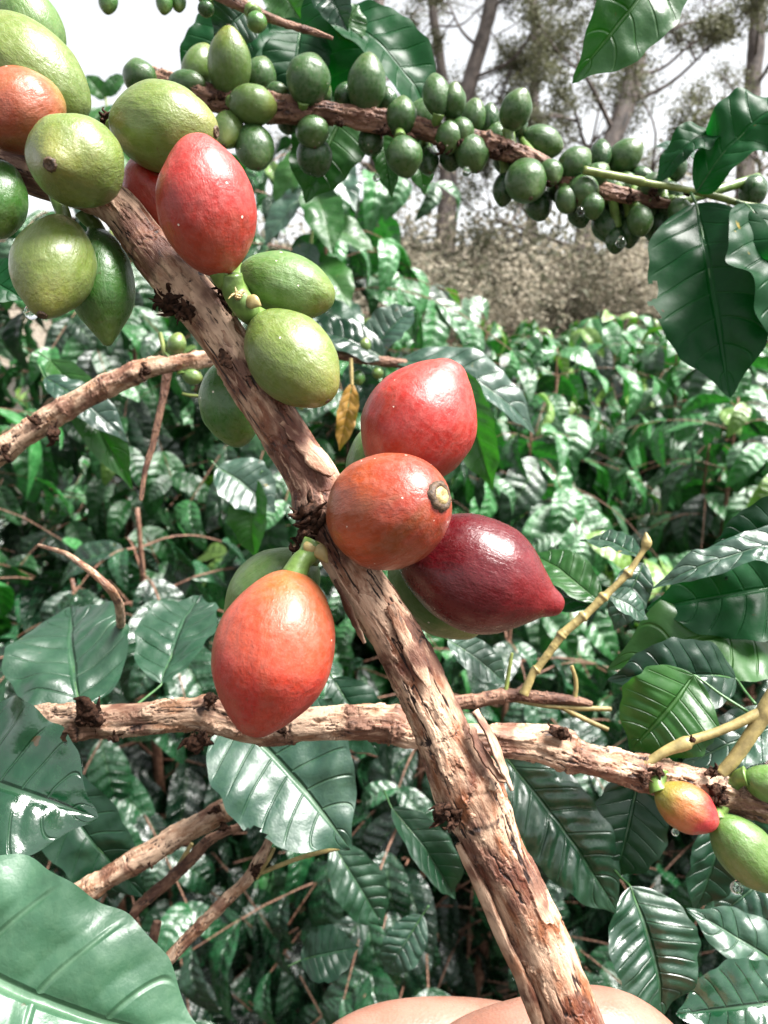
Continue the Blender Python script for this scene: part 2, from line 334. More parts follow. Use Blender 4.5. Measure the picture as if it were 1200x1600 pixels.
def leaf_np(base, tip, normal, width, arch=.08, fold=.25, corr=.010, wave=.02, nv=8, n=(72, 28), tipcurl=0., seed=0, bend=0., side=0., bite=None):
    base, tip = np.asarray(base, float), np.asarray(tip, float); a = tip - base; L = np.linalg.norm(a); a = a / L
    nn = np.asarray(normal, float); nn = nrm(nn - a * (nn @ a)); s = np.cross(a, nn)
    v = np.linspace(0, 1, n[0])[:, None]; u = np.linspace(-1, 1, n[1])[None]
    sh = (v ** .62) * ((1 - v) ** .78); sh = sh / sh.max(); sh = sh * (1 - .45 * sstep(.80, .95, v)) + .012
    rg = np.random.default_rng(seed + 100); p1, p2, p3 = rg.uniform(0, 6.28, 3)
    sh = sh * (1 + .035 * np.sin(v * 19 + p1 + np.sign(u) * .7) + .02 * np.sin(v * 41 + p2))
    h = width / 2 * sh; au = np.abs(u)
    cor = np.abs(np.sin(math.pi * nv * (v - .13 * au ** 1.3))) ** .7
    z = arch * L * np.sin(math.pi * v) - tipcurl * L * sstep(.5, 1, v) ** 2 * 1.0
    z = z + np.sin(fold) * au * h + corr * L * cor * (1 - au ** 5) * sstep(0, .2, au) * sh
    z = z + wave * width * au ** 2 * (np.sin(v * 13 + p3 + np.sign(u) * 1.3) + .5 * np.sin(v * 27 + p1)) * sh
    q3 = np.stack([u * h / width * 3.2 + 5 + seed, v * L / width * 3.2 + 0 * u, 0 * u + 0 * v], -1)
    z = z + width * .13 * (fbm(q3 * .8, 2, seed) - .5) * sstep(0, .1, v) * (1 + au) + width * .010 * (fbm(q3 * 4, 2, seed) - .5)
    z = z - bend * width * (u * h / (width / 2)) ** 2
    lat = u * h * np.cos(fold) + side * L * np.sin(math.pi * v)
    V = base + a * (v * L)[..., None] + s * lat[..., None] + nn * z[..., None]
    lco = np.stack([u + 0 * v, v + 0 * u, 0 * v + 0 * u + rg.uniform(.2, .8)], -1)
    i = np.arange(n[0] - 1)[:, None] * n[1]; j = np.arange(n[1] - 1)[None]
    F = np.stack([i + j, i + j + 1, i + n[1] + j + 1, i + n[1] + j], -1).reshape(-1, 4)
    V = V.reshape(-1, 3)
    if bite is not None:            # holes and bites: drop faces near the given (u, v, radius) spots
        cen = lco.reshape(-1, 3)[F].mean(1)
        keep = np.ones(len(F), bool)
        for (bu, bv, br) in bite:
            an = np.arctan2(cen[:, 1] - bv, cen[:, 0] - bu)
            keep &= np.hypot((cen[:, 0] - bu) * .45, cen[:, 1] - bv) > br * (1 + .3 * np.sin(an * 5 + bu * 9))
        F = F[keep]
    return V, F, {'lco': lco.reshape(-1, 3)}
def leaf(parent, base, tip, width_px, mat, depth=.2, dtip=None, tilt=(0, 0), name='leaf', label=None, stalk=None, stalkmat=None, **kw):
    """base, tip in px; dtip depth at the tip; tilt = image direction the face leans towards"""
    d2 = dtip or depth; b = P(*base, depth); t = P(*tip, d2)
    n = -FW + RT * tilt[0] - UP * tilt[1]
    W = width_px / FPX * (depth + d2) / 2
    V, F, A = leaf_np(b, t, n, W, **kw)
    o = put(name, mesh_np(name, V, F, A, [LM[mat]]), parent, label=label)
    L = np.linalg.norm(t - b); a = (t - b) / L; nn = nrm(n - a * (n @ a)); r = max(W * .010, .0002)
    mid = V.reshape(kw.get('n', (72, 28))[0], -1, 3); k = mid.shape[1] // 2; m_ = (mid[:, k - 1] + mid[:, k]) / 2
    idx = np.linspace(0, len(m_) - 4, 14).astype(int)
    rows = [[*(m_[i] - nn * r * .85), r * (1.15 - i / len(m_))] for i in idx]
    if stalk is not None:
        st = P(*stalk) if len(stalk) == 3 else np.asarray(stalk[:3]); mid_ = (st + b) / 2 - UP * .02 * np.linalg.norm(st - b)
        rows = [[*st, r * 1.5], [*mid_, r * 1.3]] + rows
    add_tube('leaf_stalk', rows, o, stalkmat or M_RIB, 40, 8)
    return o

def cherry_mesh(name, L, W, mat, seed=0, point=.4, nipple=.0, flat=.93, waist=0., nz=72, na=72):
    """axis +Z, stalk end at -L/2, tip at +L/2"""
    t = np.linspace(0.012, math.pi - .012, nz)[:, None]; a = np.linspace(0, 2 * math.pi, na, endpoint=False)[None]
    z = -np.cos(t); r = np.sin(t) ** .94
    r = r * (1 - point * .55 * sstep(.1, 1, z) ** 1.5) * (1 - .10 * sstep(.2, 1, -z))
    zz = z + nipple * sstep(.90, 1.0, z) * .55 + .0 * a
    dirs = np.stack([r * np.cos(a), r * np.sin(a), z + 0 * a], -1)
    nz_ = fbm(dirs * 1.3 + seed * 3.1, 3, seed) - .5; n2 = fbm(dirs * np.array([3.5, 3.5, 1.2]) + seed, 3, seed + 5) - .5
    k = 1 + .12 * nz_ + .035 * n2 + .015 * np.cos(2 * a + seed) * np.sin(t)
    V = np.stack([W / 2 * r * k * np.cos(a), W / 2 * flat * r * k * np.sin(a), L / 2 * zz * (1 + .05 * nz_)], -1).reshape(-1, 3)
    i = np.arange(nz - 1)[:, None] * na; j = np.arange(na)[None]; jn = (j + 1) % na
    F = np.stack([i + j, i + jn, i + na + jn, i + na + j], -1).reshape(-1, 4)
    n0 = len(V); V = np.vstack([V, [[0, 0, V[:na, 2].mean()]], [[0, 0, V[-na:, 2].mean()]]])
    jj = np.arange(0, na - 1, 2); e = (nz - 1) * na
    F = np.vstack([F, np.stack([np.full(len(jj), n0), (jj + 2) % na, jj + 1, jj], 1), np.stack([np.full(len(jj), n0 + 1), e + jj, e + jj + 1, e + (jj + 2) % na], 1)])
    return mesh_np(name, V, F, None, [mat]), float(V[:, 2].max())
def revolve(name, prof, mat, na=20, jag=0, seed=0):
    p = np.asarray(prof, float); a = np.linspace(0, 2 * math.pi, na, endpoint=False); rg = np.random.default_rng(seed)
    j_ = 1 + jag * (rg.random((len(p), na)) - .5)
    V = np.stack([p[:, :1] * j_ * np.cos(a), p[:, :1] * j_ * np.sin(a), p[:, 1:2] + 0 * a], -1).reshape(-1, 3)
    i = np.arange(len(p) - 1)[:, None] * na; j = np.arange(na)[None]; jn = (j + 1) % na
    return mesh_np(name, V, np.stack([i + j, i + jn, i + na + jn, i + na + j], -1).reshape(-1, 4), None, [mat])
CH = [0]
def cherry(parent, px, py, Lp, Wp, ax, toward, mat, depth, label=None, point=.4, nipple=0, scar=1., to=None, small=False, flat=.93, stalkw=.0011):
    CH[0] += 1; s = CH[0]; k = depth / FPX; L, W = Lp * k, Wp * k; c = P(px, py, depth); z = D(*ax, toward)
    M = frame(c, z) @ Matrix.Rotation(s * .7, 4, 'Z')
    me, top = cherry_mesh('cherry', L, W, CM[mat], s, point, nipple, flat, nz=40 if small else 96, na=36 if small else 96)
    o = put('cherry', me, parent, M, label)
    q = W * .045 * scar
    if scar:
        Ms = M @ Matrix.Translation((0, 0, top))
        sc = put('tip_scar', revolve('tip_scar', [(q * 1.5, -q * .5), (q * 1.35, q * .10), (q * 1.1, q * .30), (q * .85, q * .22), (q * .6, q * .06), (q * .3, q * .10), (q * .02, q * .24)], M_SCAR, 24, .22, s), o, Ms)
        if scar > 1.5: put('scar_centre', revolve('scar_centre', [(q * .85, q * .12), (q * .6, q * .42), (q * .3, q * .36), (q * .02, q * .2)], M_RING, 20, .15, s + 1), o, Ms)
    if to is not None:
        b = c - z * L * .46; e = P(*to); rw = stalkw * (depth / .11)
        add_tube('stalk', [[*b, rw * 1.25], [*(b * .75 + e * .25 - z * L * .04), rw], [*(b * .35 + e * .65), rw * .95], [*e, rw * 1.2]], o, M_STALK, 16, 12)
    return o
def knot(parent, px, py, depth, size_px, seed=0, bits=13, name='dried_knot'):
    """a crumbly dark cluster of dried bud scales"""
    k = size_px / FPX * depth; c = P(px, py, depth); rg = np.random.default_rng(seed); ps = []
    for b in range(bits):
        d = nrm(rg.normal(size=3) + (-FW) * .3); st = c + rg.normal(size=3) * k * .16; ln = k * rg.uniform(.3, .75)
        mid = st + d * ln * .5 + rg.normal(size=3) * k * .10; r = k * rg.uniform(.035, .12)
        ps.append(tube([[*st, r * 1.1], [*mid, r], [*(st + d * ln), r * .25]], 14, 8, detail=2.5, seed=seed + b))
    t = np.linspace(.02, math.pi - .02, 26)[:, None]; a = np.linspace(0, 2 * math.pi, 32, endpoint=False)[None]
    dr = np.stack([np.sin(t) * np.cos(a), np.sin(t) * np.sin(a), np.cos(t) + 0 * a], -1)
    rr = k * .34 * (.6 + .9 * fbm(dr * 2.6 + seed, 4, seed)); Vb = (c + dr * rr[..., None] * .85).reshape(-1, 3)
    i = np.arange(25)[:, None] * 32; j = np.arange(32)[None]; jn = (j + 1) % 32
    ps.append((Vb, np.stack([i + j, i + jn, i + 32 + jn, i + 32 + j], -1).reshape(-1, 4)[:, ::-1], {'bco': Vb, 'bk': Vb * 0}))
    V, F, A = join(ps)
    return put(name, mesh_np(name, V, F, A, [M_KNOT]), parent)
def peel(parent, rows, mat, thick_px=3, seed=0, name='peeling_bark'):
    """a curling strip of bark: rows (px, py, halfwidth px, depth, roll deg)"""
    q, _ = spline(rows, 60); rg = np.random.default_rng(seed); m = 10; V = []; bco = []
    sacc = 0.; lastp = None
    for i, (x, y, hw, d, roll) in enumerate(q):
        p = P(x, y, d); sacc += 0. if lastp is None else float(np.linalg.norm(p - lastp)); lastp = p; j0 = q[min(i + 1, len(q) - 1)]; j1 = q[max(i - 1, 0)]
        tdir = nrm(P(j0[0], j0[1], j0[3]) - P(j1[0], j1[1], j1[3])); sd = nrm(np.cross(tdir, FW)); nn = np.cross(sd, tdir)
        sd2 = sd * math.cos(R(roll)) + nn * math.sin(R(roll)); n2 = np.cross(tdir, sd2); hwm = hw / FPX * d * (.7 + .6 * float(vnoise(np.array([[i * .22, seed, 0.]]))[0]) + rg.uniform(-.03, .03))
        for s_ in (1, -1):
            for kx in np.linspace(-1, 1, m)[::s_]:
                V.append(p + sd2 * hwm * kx + n2 * (hwm * .16 * (1 - kx * kx) + s_ * thick_px / 2 / FPX * d)); bco.append((kx * hwm, s_ * .001, sacc + seed))
    V = np.array(V); mm = 2 * m; i = np.arange(len(q) - 1)[:, None] * mm; j = np.arange(mm)[None]; jn = (j + 1) % mm
    F = np.stack([i + j, i + jn, i + mm + jn, i + mm + j], -1).reshape(-1, 4)
    bk = np.zeros_like(V); bk[:, 1] = .5
    return put(name, mesh_np(name, V, F, {'bco': np.array(bco), 'bk': bk}, [mat]), parent)
#@@PART2
# ================================================================== GROUND AND FAR LAND
def sheet(name, x0, x1, y0, y1, nx, ny, fz, mat):
    X, Y = np.meshgrid(np.linspace(x0, x1, nx), np.linspace(y0, y1, ny)); Z = fz(X, Y)
    V = np.stack([X, Y, Z], -1).reshape(-1, 3); i = np.arange(ny - 1)[:, None] * nx; j = np.arange(nx - 1)[None]
    F = np.stack([i + j, i + j + 1, i + nx + j + 1, i + nx + j], -1).reshape(-1, 4)
    o = put(name, mesh_np(name, V, F, None, [mat])); return tag(o, kind='structure')
k = NT("soil"); g = k.n('ShaderNodeTexCoord').outputs['Object']; n1 = k.noise(g, 3, 8, .65); n2 = k.noise(g, 60, 5, .7)
soil = k.done(k.bsdf(k.mix(k.mapr(n2, .45, .6), k.mix(k.mapr(n1, .4, .6), (.018, .012, .008), (.035, .022, .014)), (.012, .02, .006)), .9, k.bump(n2, .8, .02)))
sheet('ground', -150, 150, -60, 200, 131, 131, lambda X, Y: (fbm(np.stack([X * .3, Y * .3, X * 0], -1), 3) - .5) * .12 + 0 * X, soil)
k = NT("hill_scrub"); g = k.n('ShaderNodeTexCoord').outputs['Object']; n1 = k.noise(g, .6, 8, .7); n2 = k.noise(g, 5, 6, .75)
hm = k.done(k.bsdf(k.mix(k.mapr(n2, .4, .62), k.mix(k.mapr(n1, .4, .6), (.20, .17, .13), (.12, .12, .075)), (.28, .23, .18)), .95, k.bump(n2, 1., .2)))
sheet('hill', -120, 120, 24, 130, 121, 90, lambda X, Y: -.3 + 6.2 * sstep(22, 50, Y) + 2.5 * (fbm(np.stack([X * .09, Y * .09, X * 0], -1), 4, 3) - .5) * sstep(24, 40, Y), hm)

# ================================================================== LEAF-MASS BUILDERS
def tmpl(nu, nv, seed):
    rg = np.random.default_rng(seed); v = np.linspace(0, 1, nv)[:, None]; u = np.linspace(-1, 1, nu)[None]
    sh = (v ** .6) * ((1 - v) ** .78); sh = sh / sh.max() + .01
    au = np.abs(u); a, b, c, p = rg.uniform(.04, .20), rg.uniform(.0, .38), rg.uniform(.1, .5), rg.uniform(0, 6)
    z = a * np.sin(math.pi * v) - b * v ** 2.2 + .5 * np.sin(c) * au * sh * .45
    if nv > 9: z = z + .055 * np.abs(np.sin(math.pi * 7 * (v - .13 * au))) * (1 - au ** 4) * sh
    z = z + .02 * au * np.sin(v * 12 + p + np.sign(u)) * sh
    y = u * sh * .5 * np.cos(c)
    T = np.stack([v + 0 * u, y, z], -1).reshape(-1, 3); UV = np.stack([u + 0 * v, v + 0 * u], -1).reshape(-1, 2)
    i = np.arange(nv - 1)[:, None] * nu; j = np.arange(nu - 1)[None]
    return T, UV, np.stack([i + j, i + j + 1, i + nu + j + 1, i + nu + j], -1).reshape(-1, 4)
TMP = {q: [tmpl(q[0], q[1], s) for s in range(8)] for q in ((7, 22), (9, 34), (3, 3))}
def leaves_np(B, A, N, L, W, rnd, q, rg):
    """vectorised leaf blades: base, axis, normal, length, width"""
    A = nrm(A); N = nrm(N - A * (N * A).sum(1, keepdims=True)); S = np.cross(A, N)
    V, F, U, o = [], [], [], 0; pick = rg.integers(0, 8, len(B))
    for s in range(8):
        m = pick == s; T, UV, f = TMP[q][s]; n = m.sum()
        if not n: continue
        b, a, nn, ss, l, w_ = B[m][:, None], A[m][:, None], N[m][:, None], S[m][:, None], L[m][:, None, None], W[m][:, None, None]
        V.append((b + a * (T[None, :, :1] * l) + ss * (T[None, :, 1:2] * w_) + nn * (T[None, :, 2:] * l)).reshape(-1, 3))
        F.append((f[None] + np.arange(n)[:, None, None] * len(T) + o).reshape(-1, 4)); o += n * len(T)
        U.append(np.concatenate([np.broadcast_to(UV[None], (n, len(T), 2)), np.broadcast_to(rnd[m][:, None, None], (n, len(T), 1))], -1).reshape(-1, 3))
    return np.vstack(V), np.vstack(F), {'lco': np.vstack(U)}
Z3 = np.array([0, 0, 1.0])
def bush_data(seed, H=1.4, Rr=.5, q=(9, 34), step=.05, lmin=.075, lmax=.145, low=.12, full=.55):
    rg = np.random.default_rng(seed); B, A, N, L, Wd, Q = [], [], [], [], [], []; stems = []
    for st in range(2):
        lean = rg.normal(size=2) * .06; hs_ = H * (1 - .12 * st); base = np.array([rg.normal() * .04, rg.normal() * .04, -.03])
        top = base + np.array([lean[0], lean[1], hs_]); stems.append(tube([[*base, .014], [*((base + top) / 2 + rg.normal(size=3) * .02), .010], [*top, .003]], 40, 8, detail=.6, seed=seed))
        z = low; az = rg.uniform(0, 6)
        while z < hs_ - .02:
            az += 1.57 + rg.normal() * .25; f = z / hs_
            for sgn in (0, math.pi):
                a = az + sgn + rg.normal() * .2; out = np.array([math.cos(a), math.sin(a), 0]); ln = Rr * (1.05 - full * f ** 2.2) * rg.uniform(.75, 1.15) * (1 if f < .93 else .45)
                p0 = base + (top - base) * f; rise = rg.uniform(.1, .45) * (1.0 if f < .8 else 1.6); droop = rg.uniform(.4, 1.0)
                pt = lambda t: p0 + out * ln * t + Z3 * (rise * ln * t - droop * ln * t * t * .8)
                stems.append(tube([[*pt(t), .0022 * (1 - .6 * t)] for t in (0, .35, .7, 1)], 8, 5))
                nn = int(ln * .8 / (.35 * (lmin + lmax))); 
                for i in range(nn + 1):
                    t = .25 + .75 * i / max(nn, 1); pp = pt(t); tg = nrm(pt(min(t + .02, 1.02)) - pt(t - .02)); sd = nrm(np.cross(tg, Z3)); up = np.cross(sd, tg)
                    for s2 in (-1, 1):
                        if rg.random() < .05: continue
                        l = rg.uniform(lmin, lmax) * (1 if i < nn else .7); ax = sd * s2 * rg.uniform(.4, .9) + tg * rg.uniform(.25, .7) - Z3 * (rg.uniform(.5, 1.7) if i < nn else rg.uniform(.2, .9)) + rg.normal(size=3) * .12
                        B.append(pp); A.append(ax); N.append(up * .5 + Z3 * .6 + out * 1.0 + rg.normal(size=3) * .30); L.append(l); Wd.append(l * rg.uniform(.42, .56)); Q.append(min(.999, max(0, rg.uniform(-.1, .75) + (.22 if i == nn else 0) + .22 * f ** 2)))
            z += step * rg.uniform(.8, 1.25)
    f = leaves_np(np.array(B), np.array(A), np.array(N), np.array(L), np.array(Wd), np.array(Q), q, rg)
    return f, join(stems)
BM = []
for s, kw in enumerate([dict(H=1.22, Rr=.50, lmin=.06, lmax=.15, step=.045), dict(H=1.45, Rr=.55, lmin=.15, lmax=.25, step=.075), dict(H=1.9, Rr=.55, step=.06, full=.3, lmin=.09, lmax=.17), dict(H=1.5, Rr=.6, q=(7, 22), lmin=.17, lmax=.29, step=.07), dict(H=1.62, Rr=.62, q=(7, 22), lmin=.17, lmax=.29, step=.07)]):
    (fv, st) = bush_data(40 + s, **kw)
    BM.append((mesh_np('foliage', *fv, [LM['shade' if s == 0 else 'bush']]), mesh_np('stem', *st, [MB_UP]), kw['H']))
def bush(x, y, v, rot, sc, label, group=None):
    t = thing('coffee_bush', label, 'coffee bush', (x, y, 0), group or 'coffee bushes of the plantation')
    t.rotation_euler.z = rot; t.scale = (sc, sc, sc)
    for nm, me in (('foliage', BM[v][0]), ('stem', BM[v][1])):
        o = bpy.data.objects.new(nm, me); C.objects.link(o); o.parent = t
    return t
near = [
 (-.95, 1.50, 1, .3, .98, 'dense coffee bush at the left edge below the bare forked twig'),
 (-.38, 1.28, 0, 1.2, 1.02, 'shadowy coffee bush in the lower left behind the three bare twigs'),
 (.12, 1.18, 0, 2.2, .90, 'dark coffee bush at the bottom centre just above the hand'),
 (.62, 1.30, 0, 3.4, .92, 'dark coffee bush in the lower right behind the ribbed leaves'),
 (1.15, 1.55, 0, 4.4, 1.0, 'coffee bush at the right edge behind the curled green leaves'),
 (-.10, 1.85, 1, 5.1, .93, 'coffee bush behind the orange cherry in the middle of the picture'),
 (.45, 2.05, 1, .9, .86, 'coffee bush with drooping leaves right of the crimson cherry'),
 (1.0, 2.35, 1, 2.6, .90, 'coffee bush with yellow tipped leaves below the big dark leaf'),
 (-.20, 2.15, 2, 1.9, 1.07, 'tall coffee bush reaching up under the green cherry branch'),
 (-.86, 2.35, 2, 3.9, 1.13, 'tall coffee bush whose top shows against the sky at upper left'),
 (-1.5, 1.9, 1, 2.9, 1.05, 'coffee bush outside the left edge behind the hanging green cherries'),
 (.10, 2.75, 1, 4.0, 1.0, 'coffee bush just behind the bush in the middle, left of the tree trunk'),
 (.70, 3.0, 1, 5.5, .98, 'pale leaved coffee bush right of the upper red cherry'),
 (-1.65, 3.0, 2, 1.1, 1.0, 'tall coffee bush at the far left beyond the hanging green cherries'),
 (-.75, 3.2, 1, 2.1, 1.05, 'coffee bush filling the gap behind the two tall bushes on the left'),
 (-1.5, 4.2, 3, 2.6, 1.05, 'farthest coffee bush on the left side, low between the tall ones'),
 (1.45, 3.1, 1, .2, 1.0, 'coffee bush at the right edge partly behind the hanging dark leaf'),
]
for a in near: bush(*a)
rg = np.random.default_rng(11)
ORD = ['leftmost', 'second from the left', 'third from the left', 'fourth from the left', 'fifth from the left', 'sixth from the left', 'seventh from the left', 'eighth from the left', 'ninth from the left']
for row, (y, sp) in enumerate(((3.9, .85), (5.1, .9), (6.6, .95), (8.4, 1.05), (10.6, 1.15))):
    xs = [x for x in np.arange(-.10 * y + .2 * (row % 2), .55 * y, sp)]
    for i, x in enumerate(xs):
        bush(x + rg.normal() * .07, y + rg.normal() * .10, 3 + (i + row) % 2, rg.uniform(0, 6), rg.uniform(.94, 1.04), f"{ORD[i]} coffee bush in the {['nearest', 'second nearest', 'middle', 'second farthest', 'farthest'][row]} bright row", 'far rows of coffee bushes')

# ---- trees, seen through the branches
k = NT("tree_leaf"); l = k.sep(k.attr('lco')); 
c = k.mix(l[2], (.045, .052, .024), (.13, .125, .07)); a = k.bsdf(c, .6)
tr = k.n('ShaderNodeBsdfTranslucent'); k.inp(tr.inputs[0], (.16, .17, .08)); ms = k.n('ShaderNodeMixShader'); ms.inputs[0].default_value = .25; k.l(a, ms.inputs[1]); k.l(tr.outputs[0], ms.inputs[2]); TL = k.done(ms.outputs[0])
k = NT("shrub_leaf"); l = k.sep(k.attr('lco'))
c = k.mix(k.mapr(l[2], .1, .9), (.10, .10, .065), (.34, .30, .23)); tr = k.n('ShaderNodeBsdfTranslucent'); k.l(c, tr.inputs[0]); ms = k.n('ShaderNodeMixShader'); ms.inputs[0].default_value = .45; k.l(k.bsdf(c, .85), ms.inputs[1]); k.l(tr.outputs[0], ms.inputs[2]); SL = k.done(ms.outputs[0])  # distance haze put into the leaf colour, paler and greyer
def tree(px, d, path, wpx, seed, label, crown=1., leafd=1., twig_from=.25, nl=60):
    """path: px points of the trunk from the foot up, at distance d along the view"""
    rg = np.random.default_rng(seed); rows = []
    for i, (x, y) in enumerate(path):
        rows.append([*P(x, y, d), wpx / 2 / FPX * d * (1 - .55 * i / len(path))])
    p0 = np.array(rows[0][:3]); foot = [p0[0], p0[1] + (0), -.1, rows[0][3] * 1.25]; rows = [foot] + rows
    t = thing('tree', label, 'tree', (foot[0], foot[1], 0), 'thin crowned trees behind the plantation')
    tr_ = [tube(rows, 90, 14, detail=1., seed=seed)]; q, s = spline(rows, 60)
    tw = []; B = []
    def limb(p, dr, ln, r, lev):
        m = p + dr * ln * .5 + rg.normal(size=3) * ln * .10; e = p + dr * ln + rg.normal(size=3) * ln * .12 + Z3 * ln * .1
        tw.append(tube([[*p, r], [*m, r * .75], [*e, r * .45]], 8, 5))
        if lev == 0: 
            for _ in range(int(nl * leafd * 1.7)):
                u_ = rg.uniform(.15, 1.05); c_ = p + (e - p) * u_ + rg.normal(size=3) * ln * .20; B.append(c_)
            return
        for _ in range(3 if lev > 1 else 4):
            nd = nrm(dr + rg.normal(size=3) * .62 + Z3 * .1); u_ = rg.uniform(.4, 1.); limb(m * (1 - u_) + e * u_, nd, ln * rg.uniform(.5, .72), r * .5, lev - 1)
    for i in range(int(60 * twig_from), 60, 3):
        a = rg.uniform(0, 6.28); dr = nrm(np.array([math.cos(a), math.sin(a) * .8, rg.uniform(.1, .9)])); limb(q[i, :3], dr, crown * rg.uniform(.9, 1.7), max(q[i, 3] * .28, .015), 2)
    put('trunk', mesh_np('trunk', *tr_[0], [MB_TREE]), t)
    tk = join(tw); put('limbs', mesh_np('limbs', *tk, [MB_TREE]), t)
    B = np.array(B); n = len(B); L = rg.uniform(.04, .09, n)
    put('crown', mesh_np('crown', *leaves_np(B, rg.normal(size=(n, 3)) - Z3 * .3, rg.normal(size=(n, 3)), L, L * .55, rg.random(n), (3, 3), rg), [TL]), t)
tree(0, 15, [(692, 460), (694, 370), (702, 262), (728, 150), (764, 18), (785, -150), (800, -360)], 30, 1, 'forked grey tree trunk leaning right above the green cherry branch', 1., .9, .30, 60)
tree(0, 16, [(700, 460), (706, 260), (690, 110), (674, 0), (664, -140), (660, -330)], 18, 2, 'thin straight tree trunk left of the leaning forked trunk', 1., .9, .30, 60)
tree(0, 14, [(905, 470), (925, 300), (975, 170), (1000, 60), (1010, -80), (1030, -300)], 34, 3, 'thick leaning tree under the pointed top leaf, ivy on its trunk', 1.1, 1.2, .20, 80)
tree(0, 17, [(828, 470), (832, 300), (834, 150), (838, 40), (820, -100), (825, -300)], 18, 4, 'slim dark tree between the forked trunk and the thick leaning one', 1.2, 1.1, .2, 75)
tree(0, 19, [(1160, 470), (1165, 250), (1180, 90), (1185, -60), (1195, -300)], 30, 5, 'pale tree with sparse twigs at the upper right corner', 1.5, .8, .2, 60)
tree(0, 21, [(585, 470), (590, 250), (580, 90), (600, -60), (610, -300)], 26, 6, 'distant tree seen between the dark leaves and the thin straight trunk', 1.4, .8, .35, 60)
# ---- brownish shrubs under the trees
def shrub_data(seed):
    rg = np.random.default_rng(seed); B = []; st = []
    for i in range(34):
        a = rg.uniform(0, 6.28); e = rg.uniform(.5, 2.2); dr = nrm(np.array([math.cos(a), math.sin(a), e])); ln = rg.uniform(1.2, 2.6)
        p = np.array([rg.normal() * .3, rg.normal() * .3, 0]); m = p + dr * ln * .5 + rg.normal(size=3) * .12; en = p + dr * ln + np.array([dr[0], dr[1], 0]) * .4
        st.append(tube([[*p, .022], [*m, .014], [*en, .004]], 8, 5))
        for _ in range(800):
            u_ = rg.uniform(.12, 1.08); B.append((p * (1 - u_) + en * u_) + rg.normal(size=3) * .20)
    B = np.array(B); n = len(B); L = rg.uniform(.05, .10, n)
    return mesh_np('foliage', *leaves_np(B, rg.normal(size=(n, 3)), rg.normal(size=(n, 3)) + Z3 * .9 - np.array([0, .8, 0]), L, L * .6, np.clip((fbm(B * 2.2, 3, seed) - .5) * 3.2 + .5 + rg.normal(size=n) * .12, 0, 1), (3, 3), rg), [SL]), mesh_np('stem', *join(st), [MB_TREE])
SD = [shrub_data(70), shrub_data(71)]
for i, (x, y, s_, r_) in enumerate([(.1, 13.2, 1.25, 0), (1.6, 12.9, 1.2, 1), (3.0, 13.3, 1.25, 2), (4.5, 12.8, 1.2, 3), (6.0, 13.4, 1.3, 4), (-.4, 15.6, 1.6, 5), (1.1, 15.9, 1.65, .5), (2.8, 15.8, 1.6, 1.5), (4.6, 16.0, 1.6, 2.5), (6.3, 15.7, 1.6, 3.5), (8., 16.0, 1.7, 4.5), (-1.9, 15.9, 1.7, 2.2)]):
    t = thing('shrub', f"{ORD[i if i < 5 else (i - 4 if i < 11 else 0)]} brown twiggy shrub in the {'front' if i < 5 else 'back'} line under the trees", 'shrub', (x, y, -.05), 'twiggy shrubs behind the last coffee row'); t.rotation_euler.z = r_; t.scale = (s_, s_, s_ * (.58 + .5 * ((i * 37) % 10) / 10))
    for nm, me in zip(('foliage', 'stem'), SD[i % 2]): o = bpy.data.objects.new(nm, me); C.objects.link(o); o.parent = t

# ================================================================== MAIN BRANCH (in focus)
DM = .110
main_px = [(p[0], p[1], p[2] * .89) + tuple(p[3:]) for p in [(-70, 226, 64, .112), (0, 256, 64, .112), (62, 276, 66, .111), (168, 313, 67), (230, 385, 72), (288, 452, 84), (322, 490, 84), (370, 560, 80), (430, 655, 80), (487, 745, 84), (506, 800, 92),
           (545, 880, 80), (590, 950, 84), (622, 1000, 88), (660, 1075, 92), (697, 1155, 96), (728, 1222, 112), (750, 1265, 108), (772, 1320, 98), (806, 1390, 95), (848, 1480, 98), (890, 1585, 104), (935, 1700, 108), (985, 1830, 112)]]
t = thing('coffee_branch', 'thick peeling coffee branch running diagonally down with red, orange and green cherries', 'branch', P(500, 800, DM))
rows = pxpath(main_px, DM)
q_, s_ = spline(rows, 400)
def frac(px, py):
    d = np.linalg.norm(q_[:, :3] - P(px, py, DM), axis=1); return float(s_[d.argmin()] / s_[-1])
nodes = [(frac(290, 462), .28, .10, .9), (frac(225, 392), .10, .03, .5), (frac(455, 690), .12, .03, .5), (frac(500, 800), .45, .10, 1.), (frac(605, 1030), .10, .03, .6), (frac(672, 1150), .10, .03, .6), (frac(725, 1230), .55, .08, .6), (frac(745, 1275), .15, .04, .9)]
V, F, A = tube(rows, 1500, 176, detail=.62, nodes=nodes, seed=3)
put('bark', mesh_np('bark', V, F, A, [MB_MAIN]), t)
MAIN = t
for i, (x, y, d, s) in enumerate([(268, 472, .1075, 46), (292, 486, .1058, 34), (250, 466, .109, 26), (488, 800, .1062, 52), (478, 838, .1065, 46), (474, 862, .107, 30), (486, 820, .107, 50), (690, 1268, .106, 40), (708, 1284, .106, 28), (352, 452, .108, 30), (168, 186, .112, 28), (350, 470, .1085, 26)]):
    knot(t, x, y, d, s, i * 3 + 1)
peel(t, [(742, 1110, 6, .107, 40), (766, 1150, 8, .1058, 50), (782, 1190, 10, .1054, 55), (800, 1235, 4, .1045, 70)], MB_MAIN, 4, 1)
peel(t, [(736, 1135, 5, .1062, 20), (750, 1170, 7, .1058, 30), (776, 1210, 6, .1054, 40), (790, 1222, 3, .1045, 50)], MB_MAIN, 4, 2)
